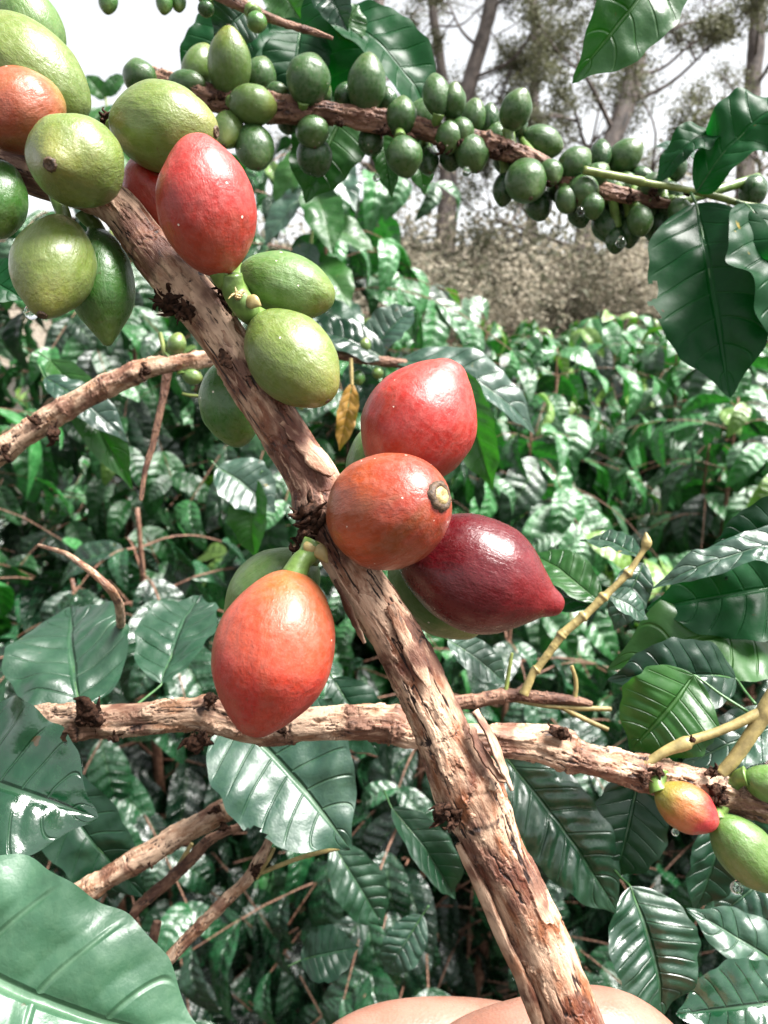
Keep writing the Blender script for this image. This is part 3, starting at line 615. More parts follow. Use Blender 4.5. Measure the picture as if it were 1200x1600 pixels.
peel(t, [(716, 1318, 5, .1082, -30), (752, 1390, 10, .1078, -35), (786, 1470, 11, .1078, -35), (822, 1545, 10, .1078, -30), (862, 1660, 9, .1080, -20)], MB_MAIN, 7, 3)
peel(t, [(524, 905, 5, .1075, -60), (548, 960, 9, .107, -50), (570, 1005, 4, .1065, -60)], MB_MAIN, 3, 4)
peel(t, [(440, 660, 3, .1066, 10), (470, 690, 12, .1062, 14), (505, 728, 15, .1062, 20), (520, 742, 5, .106, 30)], MB_MAIN, 4, 5)
peel(t, [(610, 945, 7, .1062, 6), (630, 990, 9, .106, 5), (655, 1040, 10, .1059, 8), (670, 1072, 4, .1056, 14)], MB_MAIN, 3, 6)
peel(t, [(345, 545, 3, .1066, -12), (352, 562, 9, .1062, -10), (362, 575, 4, .106, 10)], M_KNOT, 4, 7)
cherry(t, 323, 323, 210, 151, (-.14, -.99), 12, 'red', .1015, 'pinkish red cherry standing upright at the top of the branch', point=.30, nipple=.03, scar=.0, to=(362, 455, .106), stalkw=.0012)
cherry(t, 252, 312, 150, 120, (-.5, -.8), 0, 'red', .1155, 'dark crimson cherry half hidden behind the upright red one')
cherry(t, 257, 200, 172, 142, (.99, .16), 10, 'lime', .1085, 'large lime green cherry lying on its side with scar at right', point=.35, to=(172, 215, .113))
cherry(t, 119, 252, 168, 146, (-.25, .97), 62, 'lime', .0995, 'round lime green cherry with its dark scar facing the viewer', point=.75, scar=1.1)
cherry(t, 30, 175, 148, 132, (-.55, .6), 35, 'oredge', .1045, 'orange red cherry cut by the left edge', scar=.0, point=.3)
cherry(t, 42, 110, 220, 150, (-.72, -.62), 5, 'lime', .1115, 'long green cherry slanting behind the orange one', scar=.6)
cherry(t, 47, 45, 130, 108, (-.35, -.9), 10, 'grass', .119, 'smaller green cherry at the top left corner', scar=.5)
cherry(t, -2, 8, 60, 60, (0, -1), 0, 'deep', .13, scar=0, small=True)
cherry(t, 84, 417, 186, 126, (-.02, 1), 24, 'lime', .103, 'hanging green cherry with brown scar at its lower end', point=.5, to=(88, 300, .108), scar=1.)
cherry(t, 160, 448, 186, 104, (.12, .99), 5, 'dark', .1125, 'dark green pointed cherry behind the hanging one', point=.85, nipple=.05, scar=0, to=(130, 330, .112))
cherry(t, 2, 312, 128, 84, (.05, 1), 10, 'dark', .106, 'dark green cherry at the left edge', scar=0)
cherry(t, 448, 447, 156, 110, (.96, .28), 0, 'grass', .1125, 'grass green cherry pointing right', scar=0, point=.2, to=(375, 478, .108), stalkw=.0014)
cherry(t, 457, 560, 186, 132, (.63, .78), 14, 'lime', .1055, 'yellow green cherry resting against the branch', scar=.5, point=.22, to=(372, 478, .107), stalkw=.0014)
cherry(t, 362, 632, 136, 104, (.2, .98), 0, 'dark', .1205, 'dark green cherry behind the branch', scar=0)
cherry(t, 655, 664, 212, 186, (.50, -.86), 8, 'red', .1145, 'dusky red cherry pointing to the upper right', point=.38, nipple=.08, scar=.0)
cherry(t, 592, 720, 150, 104, (.3, -.9), 0, 'grass', .127, 'green cherry mostly hidden behind the upper red one', scar=0)
cherry(t, 607, 799, 218, 184, (.93, -.28), 43, 'orange', .1020, 'round orange cherry with ringed scar facing right', point=.12, scar=2.0, flat=.97)
cherry(t, 745, 897, 258, 176, (.93, .36), 6, 'crimson', .1115, 'glossy crimson cherry with pointed tip at right', point=.58, nipple=.20, scar=0.)
cherry(t, 682, 928, 180, 122, (.72, .68), 0, 'grass', .1215, 'yellowish green cherry behind the crimson one', scar=0)
cherry(t, 428, 1018, 262, 200, (-.24, .97), 10, 'coral', .1015, 'large coral red cherry hanging below the middle knot', point=.42, nipple=.03, scar=0, to=(492, 850, .105), stalkw=.0016)
cherry(t, 424, 925, 168, 134, (-.75, .6), 0, 'grass', .116, 'green cherry behind the coral red one', scar=0, to=(490, 860, .107))
sk = [P(362, 428, .1035), P(366, 455, .1045), P(385, 482, .1055), P(400, 500, .108)]
add_tube('fruit_stalk', [[*sk[0], .0013], [*sk[1], .0016], [*sk[2], .0017], [*sk[3], .0012]], t, M_STALK, 30, 16, detail=.6)
knot(t, 372, 462, .1028, 22, 77, 5, 'stalk_scar').data.materials[0] = M_RING
for i, (x0, y0, x1, y1) in enumerate([(385, 470, 408, 478), (490, 850, 512, 880), (488, 848, 480, 868)]):
    add_tube('bract', [[*P(x0, y0, .104), .0007], [*P((x0 + x1) / 2, (y0 + y1) / 2 - 2, .1035), .0010], [*P(x1, y1, .1035), .0001]], t, M_YTWIG, 12, 10, oval=.5)

# ================================================================== LOWER HORIZONTAL BRANCH
DL = .142
low_px = [(20, 1130, 50, .146), (62, 1130, 50, .145), (130, 1128, 52), (200, 1124, 50), (300, 1117, 50), (330, 1118, 54), (400, 1136, 50), (480, 1134, 46), (600, 1130, 52), (640, 1142, 46), (700, 1152, 46), (780, 1156, 46), (830, 1160, 48), (868, 1168, 56), (905, 1184, 46), (960, 1196, 46), (1000, 1206, 48),
          (1050, 1216, 52), (1110, 1232, 48), (1128, 1238, 52), (1150, 1246, 42), (1200, 1264, 38), (1290, 1296, 36)]
t = thing('coffee_branch', 'horizontal brown coffee branch crossing behind the thick diagonal one', 'branch', P(600, 1130, DL)); LOWB = t
V, F, A = tube(pxpath(low_px, DL), 1300, 110, detail=1.5, nodes=[(.10, .4, .1, .9), (.245, .3, .12, .8), (.35, .2, .05, .5), (.47, .25, .1, .7), (.68, .4, .12, .9), (.77, .3, .06, .6), (.86, .3, .12, .9)], seed=9)
put('bark', mesh_np('bark', V, F, A, [MB_LOW]), t)
for i, (x, y, s) in enumerate([(140, 1112, 46), (128, 1124, 34), (152, 1126, 32), (305, 1162, 40), (316, 1152, 30), (328, 1092, 32), (180, 1155, 18), (440, 1140, 22), (880, 1146, 32), (866, 1142, 22), (1005, 1215, 24), (1030, 1206, 20), (1118, 1235, 30), (1112, 1206, 26), (1130, 1250, 24)]):
    knot(t, x, y, DL - .0035, s, 100 + i * 3, 7)
for rws in ([(1005, 1196, 13), (1040, 1174, 16), (1072, 1161, 22), (1082, 1156, 15), (1130, 1140, 14), (1178, 1118, 16), (1215, 1100, 17)], [(1125, 1210, 19), (1150, 1182, 21), (1185, 1130, 23), (1198, 1108, 28), (1230, 1050, 22)]):
    add_tube('side_shoot', pxpath(rws, DL - .001), t, M_YTWIG, 60, 18, detail=.25)
knot(t, 1082, 1156, DL - .004, 15, 190, 5)
cherry(t, 1073, 1262, 104, 74, (.86, .5), 8, 'blush', .1375, 'small cherry half yellow half red under the branch', point=.35, scar=0, to=(1030, 1205, .140), stalkw=.0011)
cherry(t, 1168, 1334, 142, 88, (.66, .75), 5, 'grass', .137, 'oval green cherry at the lower right', point=.3, scar=0, to=(1128, 1258, .141), stalkw=.0010)
cherry(t, 1203, 1226, 80, 62, (.9, .3), 5, 'grass', .1385, 'green cherry at the right edge', scar=0, to=(1140, 1225, .141), stalkw=.0012)

# ================================================================== UPPER BRANCH WITH SMALL GREEN CHERRIES
DU = .205
up_px = [(p[0], p[1], p[2] * .86) + tuple(p[3:]) for p in [(225, 120, 34, .215), (290, 140, 36), (340, 158, 40), (400, 165, 42), (440, 170, 40), (510, 176, 37), (580, 186, 35), (640, 198, 33), (700, 212, 32), (760, 228, 36), (800, 238, 32), (850, 262, 30), (890, 284, 26), (950, 300, 24), (1010, 312, 20), (1050, 318, 14)]]
t = thing('coffee_branch', 'thin brown coffee branch across the top crowded with small green cherries', 'branch', P(600, 190, DU)); UPB = t
V, F, A = tube(pxpath(up_px, DU), 900, 72, detail=2., nodes=[(.05, .3, .1, .6), (.28, .3, .1, .7), (.5, .3, .1, .8), (.66, .3, .15, .9), (.82, .3, .1, .8)], seed=21)
put('bark', mesh_np('bark', V, F, A, [MB_UP]), t)
add_tube('green_shoot', pxpath([(912, 266, 13), (960, 275, 12), (1002, 284, 15), (1010, 286, 11), (1070, 296, 10), (1130, 310, 11), (1165, 320, 9), (1240, 328, 9)], DU - .006), t, M_TWIG, 80, 14, detail=.25)
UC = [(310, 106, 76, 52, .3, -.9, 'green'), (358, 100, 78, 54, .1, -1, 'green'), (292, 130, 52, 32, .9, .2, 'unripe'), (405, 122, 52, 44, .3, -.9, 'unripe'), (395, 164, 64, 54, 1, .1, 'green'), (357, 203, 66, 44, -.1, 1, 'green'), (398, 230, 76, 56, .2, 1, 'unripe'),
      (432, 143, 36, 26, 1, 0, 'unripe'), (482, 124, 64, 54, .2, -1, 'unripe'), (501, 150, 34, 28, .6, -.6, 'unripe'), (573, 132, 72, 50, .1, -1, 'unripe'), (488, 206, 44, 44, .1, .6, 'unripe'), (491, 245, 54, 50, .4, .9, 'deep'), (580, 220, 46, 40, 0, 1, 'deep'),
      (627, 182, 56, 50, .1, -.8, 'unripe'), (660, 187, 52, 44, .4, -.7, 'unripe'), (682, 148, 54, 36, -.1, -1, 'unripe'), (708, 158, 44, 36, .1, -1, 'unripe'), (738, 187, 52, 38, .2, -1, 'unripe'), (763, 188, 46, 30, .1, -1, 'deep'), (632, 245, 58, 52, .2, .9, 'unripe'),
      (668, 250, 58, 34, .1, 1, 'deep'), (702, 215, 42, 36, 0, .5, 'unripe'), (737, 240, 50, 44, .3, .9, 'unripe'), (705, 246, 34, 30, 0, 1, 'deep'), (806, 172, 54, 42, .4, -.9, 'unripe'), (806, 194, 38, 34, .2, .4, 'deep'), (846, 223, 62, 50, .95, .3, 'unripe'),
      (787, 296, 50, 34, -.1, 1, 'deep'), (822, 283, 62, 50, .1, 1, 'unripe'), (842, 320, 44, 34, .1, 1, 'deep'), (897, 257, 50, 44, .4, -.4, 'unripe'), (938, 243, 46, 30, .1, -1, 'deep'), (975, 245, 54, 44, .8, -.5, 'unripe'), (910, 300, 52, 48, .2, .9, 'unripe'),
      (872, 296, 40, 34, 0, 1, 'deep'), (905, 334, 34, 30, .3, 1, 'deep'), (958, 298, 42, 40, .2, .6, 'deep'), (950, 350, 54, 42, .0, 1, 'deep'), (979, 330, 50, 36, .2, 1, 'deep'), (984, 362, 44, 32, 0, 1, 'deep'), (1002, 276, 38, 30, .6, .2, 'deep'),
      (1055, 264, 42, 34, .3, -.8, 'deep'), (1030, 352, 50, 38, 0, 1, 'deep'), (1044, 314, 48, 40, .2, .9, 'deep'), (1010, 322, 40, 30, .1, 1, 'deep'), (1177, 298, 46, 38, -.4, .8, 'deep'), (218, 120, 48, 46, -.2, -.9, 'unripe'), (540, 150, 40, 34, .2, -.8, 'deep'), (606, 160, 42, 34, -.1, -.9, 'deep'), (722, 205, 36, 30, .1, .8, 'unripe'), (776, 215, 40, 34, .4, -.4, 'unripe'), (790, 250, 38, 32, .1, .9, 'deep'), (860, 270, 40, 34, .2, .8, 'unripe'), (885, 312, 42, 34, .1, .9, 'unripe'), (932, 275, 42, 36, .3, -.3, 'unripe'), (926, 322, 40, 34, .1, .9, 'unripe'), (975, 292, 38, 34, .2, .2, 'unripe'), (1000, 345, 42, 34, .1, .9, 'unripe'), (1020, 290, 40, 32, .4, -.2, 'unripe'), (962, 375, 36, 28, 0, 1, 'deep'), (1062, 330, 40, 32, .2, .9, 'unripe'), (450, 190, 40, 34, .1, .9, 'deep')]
path, _ = spline([[p[0], p[1], 0] for p in up_px], 200)
for i, (x, y, a, b, dx, dy, m) in enumerate(UC):
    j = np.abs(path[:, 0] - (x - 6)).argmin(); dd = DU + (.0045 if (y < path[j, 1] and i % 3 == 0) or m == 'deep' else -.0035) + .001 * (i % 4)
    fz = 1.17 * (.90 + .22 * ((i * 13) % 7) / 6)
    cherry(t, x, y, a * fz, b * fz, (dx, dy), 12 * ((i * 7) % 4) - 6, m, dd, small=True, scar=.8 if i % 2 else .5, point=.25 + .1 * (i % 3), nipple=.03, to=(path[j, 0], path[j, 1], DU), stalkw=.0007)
for i, (x, y) in enumerate([(530, 190), (600, 205), (640, 215), (690, 230), (720, 222), (775, 240), (785, 230), (820, 262), (860, 285), (870, 268), (900, 312), (985, 310), (1020, 300), (1075, 300), (415, 150), (345, 150)]):
    knot(t, x, y, DU - .003, 22, 300 + i, 4, 'dried_bract')
# its leaves
leaf(t, (415, 20), (285, 150), 120, 'back', .225, tilt=(-.3, .2), seed=1, corr=.006, arch=.05)
leaf(t, (420, 10), (565, 215), 165, 'back', .235, tilt=(.4, .5), seed=2, corr=.008, label='broad dark leaf behind the cherries')
leaf(t, (505, 15), (682, 192), 128, 'back', .225, tilt=(.3, -.5), seed=3, corr=.010, arch=.12)
leaf(t, (470, 40), (455, 175), 105, 'back', .228, tilt=(.1, .5), seed=30, corr=.008, arch=.12)
leaf(t, (550, 160), (478, 318), 118, 'bright', .222, tilt=(-.2, .3), seed=4, corr=.010, arch=.1, wave=.06)
leaf(t, (588, 190), (612, 310), 44, 'bright', .218, tilt=(.2, .2), seed=5)
leaf(t, (640, 200), (664, 304), 52, 'bright', .224, tilt=(.2, .4), seed=6)
leaf(t, (530, 60), (560, 8), 60, 'bright', .218, tilt=(.2, .4), seed=33)
leaf(t, (1088, 300), (1290, 150), 120, 'back', .198, dtip=.19, tilt=(-.2, -.6), seed=7, wave=.12, arch=.16, corr=.014, stalk=(1082, 300, DU - .006), side=-.05)
leaf(t, (1140, 205), (1022, 290), 62, 'back', .200, tilt=(-.4, -.6), seed=8, wave=.10, arch=.2)
leaf(t, (1088, 318), (1140, 622), 190, 'back', .197, dtip=.185, tilt=(-.3, .3), seed=9, wave=.05, corr=.008, arch=.05, bite=[(.93, .44, .05), (1., .56, .035)], stalk=(1078, 298, DU - .006), label='large dark green leaf with yellow edged holes')
leaf(t, (1190, 322), (1105, 560), 150, 'back', .203, dtip=.20, tilt=(.2, .2), seed=109, wave=.08, corr=.010, bite=[(.9, .3, .05), (-.95, .6, .05), (.3, .5, .012)])
leaf(t, (1230, 340), (1215, 640), 120, 'deep', .20, dtip=.19, tilt=(.3, .1), seed=110, wave=.06, corr=.010)
leaf(t, (1165, 318), (1250, 575), 185, 'back', .190, dtip=.18, tilt=(.3, .3), seed=10, wave=.06, corr=.008, stalk=(1150, 314, DU - .006))
leaf(t, (1090, 250), (1022, 230), 44, 'grey', .215, tilt=(0, -.8), seed=11)

# ================================================================== OTHER BRANCHES AND TWIGS
def twig(label, rows, d, mat, leaves=(), fruit=(), knots=(), nring=420, nseg=40, detail=1.6, seed=0, name='coffee_twig', cat='twig', extra=()):
    c = rows[len(rows) // 2]; t = thing(name, label, cat, P(c[0], c[1], c[3] if len(c) > 3 else d))
    rq = np.random.default_rng(seed); n = [(f + rq.normal() * .04, rq.uniform(.25, .6), rq.uniform(.05, .14), rq.uniform(.2, .7)) for f in np.linspace(.15, .88, max(3, len(rows) // 2 + 1))] if detail > 1 else ()
    V, F, A = tube(pxpath(rows, d), nring, nseg, detail=detail * .75 if mat in (MB_LOW, MB_UP) else .6, nodes=n, seed=seed); put('bark' if mat in (MB_MAIN, MB_LOW, MB_UP) else 'stem', mesh_np('bark', V, F, A, [mat]), t)
    for e in extra: add_tube('side_shoot', pxpath(e[0], d), t, e[1], 90, 14, detail=.3)
    for f in fruit: cherry(t, *f[:4], (f[4], f[5]), 10, f[6], f[7] if len(f) > 7 else d, small=True, scar=.5, to=f[8] if len(f) > 8 else None, stalkw=.0009)
    for i, kx in enumerate(knots): knot(t, kx[0], kx[1], d - .002, kx[2], seed * 31 + i, 6)
    for l in leaves: leaf(t, *l[:4], **l[4])
    return t
twig('grey brown branch rising from the left edge to behind the thick branch', [(-40, 728, 38), (0, 704, 37), (60, 664, 33), (150, 612, 30), (225, 578, 29), (270, 568, 27), (320, 562, 24), (360, 556, 23)], .20, MB_LOW,
     knots=[(60, 655, 26), (84, 676, 32), (228, 580, 22), (10, 700, 28)], fruit=[(276, 538, 38, 32, .3, -.9, 'green', .2, (262, 560, .2)), (301, 588, 34, 28, .9, .3, 'grass', .2, (290, 570, .2))], seed=5, detail=1.8,
     name='coffee_branch', cat='branch', extra=[([(262, 565, 9), (256, 545, 8), (250, 520, 7)], M_TWIG), ([(285, 615, 5), (300, 618, 5), (330, 620, 4)], M_TWIG)])
twig('thin brown twig hanging down below the left branch', [(262, 578, 14), (255, 620, 11), (240, 690, 9), (228, 730, 8), (220, 782, 6)], .225, MB_UP, seed=6)
twig('bare brown branch slanting up in the lower left, thickest of three', [(90, 1418, 34), (130, 1395, 33), (180, 1364, 33), (228, 1336, 37), (275, 1308, 31), (325, 1280, 33), (345, 1268, 33), (410, 1240, 27), (470, 1212, 26)], .19, MB_LOW, knots=[(232, 1345, 24), (340, 1265, 22), (350, 1292, 20)], seed=7, detail=1.5)
twig('thin dark twig rising between the two thicker bare twigs', [(188, 1470, 12), (215, 1420, 15), (262, 1378, 18), (300, 1340, 17), (330, 1310, 14), (385, 1288, 10)], .195, MB_UP, extra=[([(270, 1370, 9), (290, 1335, 8), (300, 1318, 6)], M_YTWIG)], seed=8)
twig('jointed brown twig in the lower left, right of the other two', [(225, 1545, 22), (262, 1500, 20), (305, 1455, 19), (345, 1415, 18), (385, 1376, 17), (408, 1340, 17), (424, 1305, 11)], .18, MB_LOW, knots=[(400, 1360, 22)], extra=[([(400, 1372, 8), (420, 1340, 8), (428, 1325, 6)], M_YTWIG), ([(405, 1365, 7), (470, 1340, 7), (530, 1325, 6)], M_YTWIG)], seed=9)
twig('short upright brown twig near the jointed twig', [(222, 1530, 16), (228, 1500, 15), (238, 1470, 14), (246, 1440, 11)], .2, MB_UP, seed=10)
twig('curved pale brown twig left of the coral cherry', [(60, 852, 5, .2), (100, 864, 7, .19), (125, 880, 9, .18), (160, 908, 12, .175), (180, 932, 13, .18), (188, 960, 13, .195), (186, 1010, 12, .24), (170, 1060, 12, .28)], .17, MB_LOW, seed=11, detail=1.2)
twig('reddish thin branch behind the upper red cherry', [(420, 548, 10), (500, 552, 12), (560, 560, 14), (610, 566, 15), (680, 574, 13), (740, 582, 10)], .30, MB_UP, seed=12,
     fruit=[(531, 538, 24, 20, 0, -1, 'grass', .3), (548, 541, 22, 18, 0, -1, 'grass', .3), (570, 540, 26, 22, .1, -1, 'green', .3), (560, 590, 26, 22, .1, 1, 'dark', .3), (590, 583, 20, 18, .1, 1, 'green', .3)],
     leaves=[((620, 566), (835, 680), 90, 'grey', dict(depth=.3, tilt=(.2, -.8), seed=40, arch=.18, corr=.012)), ((600, 560), (470, 510), 70, 'deep', dict(depth=.3, tilt=(-.1, -.7), seed=41)), ((720, 580), (770, 765), 78, 'bright', dict(depth=.28, tilt=(-.3, .1), seed=42, fold=.5)),
             ((545, 570), (600, 660), 60, 'deep', dict(depth=.31, tilt=(0, .3), seed=43)), ((575, 555), (650, 480), 70, 'grey', dict(depth=.32, tilt=(.1, -.8), seed=44))])
twig('withered yellow leaf on a short twig behind the branch', [(548, 560, 6), (549, 585, 6), (550, 602, 5)], .26, M_YTWIG, leaves=[((550, 600), (530, 705), 38, 'yellow', dict(depth=.26, tilt=(.2, -.2), seed=45, wave=.1, fold=.6))], detail=.5)
# right-hand shoots
twig('pale yellow jointed shoot rising to the right with young leaves', [(818, 1085, 15), (833, 1052, 12), (838, 1046, 16), (843, 1040, 12), (872, 1000, 13), (877, 993, 17), (883, 987, 13), (905, 968, 13), (911, 963, 17), (918, 958, 12), (938, 938, 13), (943, 933, 17), (950, 927, 11), (975, 902, 11), (981, 896, 15), (987, 888, 10), (1004, 862, 9), (1009, 852, 15), (1010, 845, 15), (1009, 832, 3)], .165, M_YTWIG, seed=13, nseg=24,
     leaves=[((935, 942), (830, 868), 74, 'bright', dict(depth=.17, dtip=.185, tilt=(0, -.6), seed=50, arch=.1, stalk=(942, 940, .165))), ((930, 950), (790, 950), 90, 'deep', dict(depth=.17, dtip=.2, tilt=(0, -.8), seed=51, arch=.15, stalk=(932, 950, .165))),
             ((1000, 870), (905, 845), 52, 'glossy', dict(depth=.168, dtip=.19, tilt=(0, -.9), seed=52)), ((950, 930), (1012, 968), 52, 'grey', dict(depth=.168, tilt=(0, -.9), seed=53)), ((1005, 880), (960, 985), 60, 'grey', dict(depth=.18, tilt=(0, -.9), seed=54))])
twig('thin reddish twig joining the pale shoot behind the thick branch', [(700, 1100, 20), (740, 1095, 20), (800, 1086, 19), (850, 1090, 17), (900, 1095, 14), (925, 1100, 7)], .168, MB_UP, seed=14, extra=[([(800, 1092, 8), (850, 1102, 8), (905, 1106, 9), (955, 1108, 7)], M_YTWIG), ([(880, 1106, 8), (910, 1122, 8), (950, 1140, 7)], M_YTWIG), ([(898, 1092, 8), (900, 1065, 7), (893, 1040, 6)], M_YTWIG), ([(790, 1080, 7), (795, 1050, 6), (800, 1020, 5)], M_TWIG)])
def solo(label, base, tip, wpx, mat, depth, stalk, **kw):
    t = thing('coffee_leaf', label, 'leaf', P(base[0], base[1], depth))
    d = stalk[2] if len(stalk) > 2 else depth
    leaf(t, base, tip, wpx, mat, depth, name='blade', stalk=(stalk[0], stalk[1], d), **kw); return t
solo('arched light green leaf with lit ribs hanging above the right end of the branch', (1085, 1055), (985, 1172), 150, 'bright', .1485, (1168, 1112, .145), dtip=.149, tilt=(-.1, -.25), seed=60, arch=.16, corr=.018, wave=.03, nv=6)
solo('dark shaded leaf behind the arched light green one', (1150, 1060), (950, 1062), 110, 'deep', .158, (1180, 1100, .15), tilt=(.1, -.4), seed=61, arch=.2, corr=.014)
solo('yellow green leaf with a curled rim reaching in from the right edge', (1225, 1010), (950, 1045), 165, 'bright', .178, (1290, 1040, .178), dtip=.172, tilt=(-.3, -.7), seed=62, arch=.22, corr=.012, wave=.06, nv=6)
solo('wide green leaf at the right edge above the yellow green one', (1290, 905), (1010, 952), 150, 'back', .172, (1350, 900, .18), tilt=(-.1, -.2), seed=63, arch=.10, corr=.012, wave=.05, bite=[(.4, .6, .012)])
solo('grey green leaf rolled edge on at the right edge', (1290, 845), (1018, 920), 60, 'grey', .163, (1350, 850, .17), tilt=(0, -.9), seed=64, arch=.12, wave=.14, corr=.01)
solo('dark leaf tip at the right edge over the rolled leaf', (1290, 790), (1110, 850), 110, 'deep', .178, (1350, 780, .18), tilt=(.2, .2), seed=65)
solo('pale leaf lying behind the two side shoots at the right edge', (1260, 1120), (1060, 1200), 90, 'grey', .175, (1320, 1110, .18), tilt=(0, -.9), seed=66)
# top of frame
solo('pointed green leaf hanging from the top edge against the sky', (1080, -95), (900, 128), 138, 'bright', .16, (1120, -150, .165), tilt=(.45, .3), seed=67, arch=.06, corr=.004, fold=.35, wave=.02, side=.04, tipcurl=.05)
tw = twig('twig along the top edge with a few hanging green cherries', [(120, -48, 18), (230, -40, 18), (330, -12, 18), (390, 14, 16), (440, 35, 12), (490, 50, 9), (520, 60, 5)], .19, MB_UP, seed=15,
     fruit=[(169, 2, 44, 30, 0, 1, 'dark', .19, (170, -40, .19)), (257, 2, 46, 28, 0, 1, 'dark', .19, (250, -35, .19)), (278, 0, 42, 26, .1, 1, 'dark', .192, (270, -30, .19)), (401, 35, 34, 32, .2, .9, 'dark', .188, (392, 16, .19)), (322, 14, 26, 26, 0, 1, 'deep', .19, (325, -8, .19))],
     leaves=[((395, 10), (335, 62), 80, 'deep', dict(depth=.2, tilt=(0, .5), seed=68)), ((430, -30), (470, 30), 70, 'bright', dict(depth=.2, tilt=(0, .5), seed=69)), ((500, -40), (545, 50), 60, 'deep', dict(depth=.2, tilt=(0, .5), seed=70))])
# left and bottom leaves
solo('big dark wet leaf with water on it at the left edge', (-130, 1185), (152, 1277), 250, 'wet', .128, (-200, 1170, .13), dtip=.125, tilt=(.1, -.5), seed=71, arch=.07, corr=.020, wave=.05, nv=6, bite=[(-.9, .72, .025)])
solo('largest pale green leaf filling the bottom left corner', (-230, 1400), (330, 1640), 330, 'pale', .112, (-300, 1380, .115), tilt=(.1, -.45), seed=72, arch=.06, corr=.016, wave=.05, nv=6, n=(140, 50), side=.03)
solo('broad grey green leaf with a pale midrib above the left end of the branch', (126, 1118), (112, 952), 185, 'glossy', .19, (150, 1150, .18), dtip=.23, tilt=(.05, -.6), seed=73, arch=.05, corr=.014)
solo('grey green leaf with a curved midrib left of the coral cherry', (252, 1068), (312, 935), 125, 'glossy', .20, (205, 1108, .19), dtip=.235, tilt=(-.1, -.7), seed=74, arch=.06, corr=.012)
solo('broad glossy leaf hanging under the horizontal branch below the coral cherry', (352, 1110), (548, 1328), 205, 'grey', .185, (320, 1090, .19), dtip=.175, tilt=(.0, -.45), seed=75, arch=.08, corr=.010, side=-.03, bite=[(.95, .6, .04), (-.5, .35, .012)])
solo('folded bright leaf right of the broad glossy leaf', (612, 1262), (712, 1405), 84, 'glossy', .21, (600, 1235, .215), tilt=(.5, -.3), seed=76, fold=.7, arch=.1)
solo('long corrugated leaf slanting down right of the thick branch', (775, 1165), (968, 1430), 128, 'glossy', .185, (755, 1140, .185), tilt=(.0, -.5), seed=77, arch=.08, corr=.022, nv=11)
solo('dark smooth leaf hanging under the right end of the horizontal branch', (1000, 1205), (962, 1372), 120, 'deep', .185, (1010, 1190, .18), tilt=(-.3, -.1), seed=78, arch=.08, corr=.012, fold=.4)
solo('strongly ribbed dark leaf pointing down at the lower right', (985, 1385), (1038, 1592), 150, 'glossy', .17, (960, 1360, .18), dtip=.165, tilt=(.15, -.55), seed=79, arch=.08, corr=.026, nv=9)
solo('wet dark leaf in the bottom right corner', (1260, 1560), (1055, 1585), 130, 'wet', .165, (1310, 1540, .17), tilt=(0, -.6), seed=80, arch=.05, corr=.012)
solo('long leaf with a narrow tip under the green cherry at lower right', (1260, 1540), (1075, 1420), 95, 'grey', .18, (1300, 1560, .18), tilt=(0, -.6), seed=81, corr=.014)
solo('dark leaf between the yellow red cherry and the oval green cherry', (1120, 1260), (1085, 1430), 100, 'deep', .2, (1125, 1230, .19), tilt=(.3, -.1), seed=82, corr=.012)
solo('ribbed leaf behind the oval green cherry at the right edge', (1240, 1330), (1110, 1440), 90, 'grey', .21, (1280, 1310, .21), tilt=(.0, -.6), seed=83, corr=.02)
solo('bright green arched leaf at left below the hanging green cherries', (78, 562), (207, 765), 78, 'bright', .27, (60, 550, .27), tilt=(.4, -.2), seed=84, fold=.6, arch=.14)
solo('pale grey leaf under the left branch beside the arched leaf', (70, 590), (200, 690), 60, 'grey', .26, (60, 570, .26), tilt=(0, -.8), seed=85, corr=.014)
solo('green leaf hanging left of the dark knot', (400, 750), (398, 872), 74, 'bright', .33, (410, 735, .33), tilt=(-.3, -.2), seed=86, fold=.5)
solo('pale leaf with its midrib showing left of the thick branch', (340, 730), (430, 800), 90, 'grey', .33, (330, 720, .33), tilt=(0, -.8), seed=87)
solo('pale underside leaf between the crimson cherry and the reddish twig', (700, 1000), (790, 1070), 60, 'grey', .2, (690, 990, .2), tilt=(0, -.8), seed=88)
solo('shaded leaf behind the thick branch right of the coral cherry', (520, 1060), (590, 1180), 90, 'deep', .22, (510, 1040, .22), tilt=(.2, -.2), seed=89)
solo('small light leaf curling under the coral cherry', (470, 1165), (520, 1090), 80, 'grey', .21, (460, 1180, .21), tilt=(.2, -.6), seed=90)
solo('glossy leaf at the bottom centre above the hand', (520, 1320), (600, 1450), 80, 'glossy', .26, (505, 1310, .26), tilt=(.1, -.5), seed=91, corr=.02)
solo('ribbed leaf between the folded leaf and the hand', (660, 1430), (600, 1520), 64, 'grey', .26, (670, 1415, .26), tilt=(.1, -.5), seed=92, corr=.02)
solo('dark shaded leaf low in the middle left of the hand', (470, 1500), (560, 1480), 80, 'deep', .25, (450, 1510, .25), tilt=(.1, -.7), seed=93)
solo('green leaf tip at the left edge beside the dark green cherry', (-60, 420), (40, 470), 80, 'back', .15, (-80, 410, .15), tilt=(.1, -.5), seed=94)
solo('dark leaf behind the wet leaf at left', (60, 1200), (225, 1400), 120, 'deep', .2, (50, 1180, .2), tilt=(.0, -.3), seed=95)

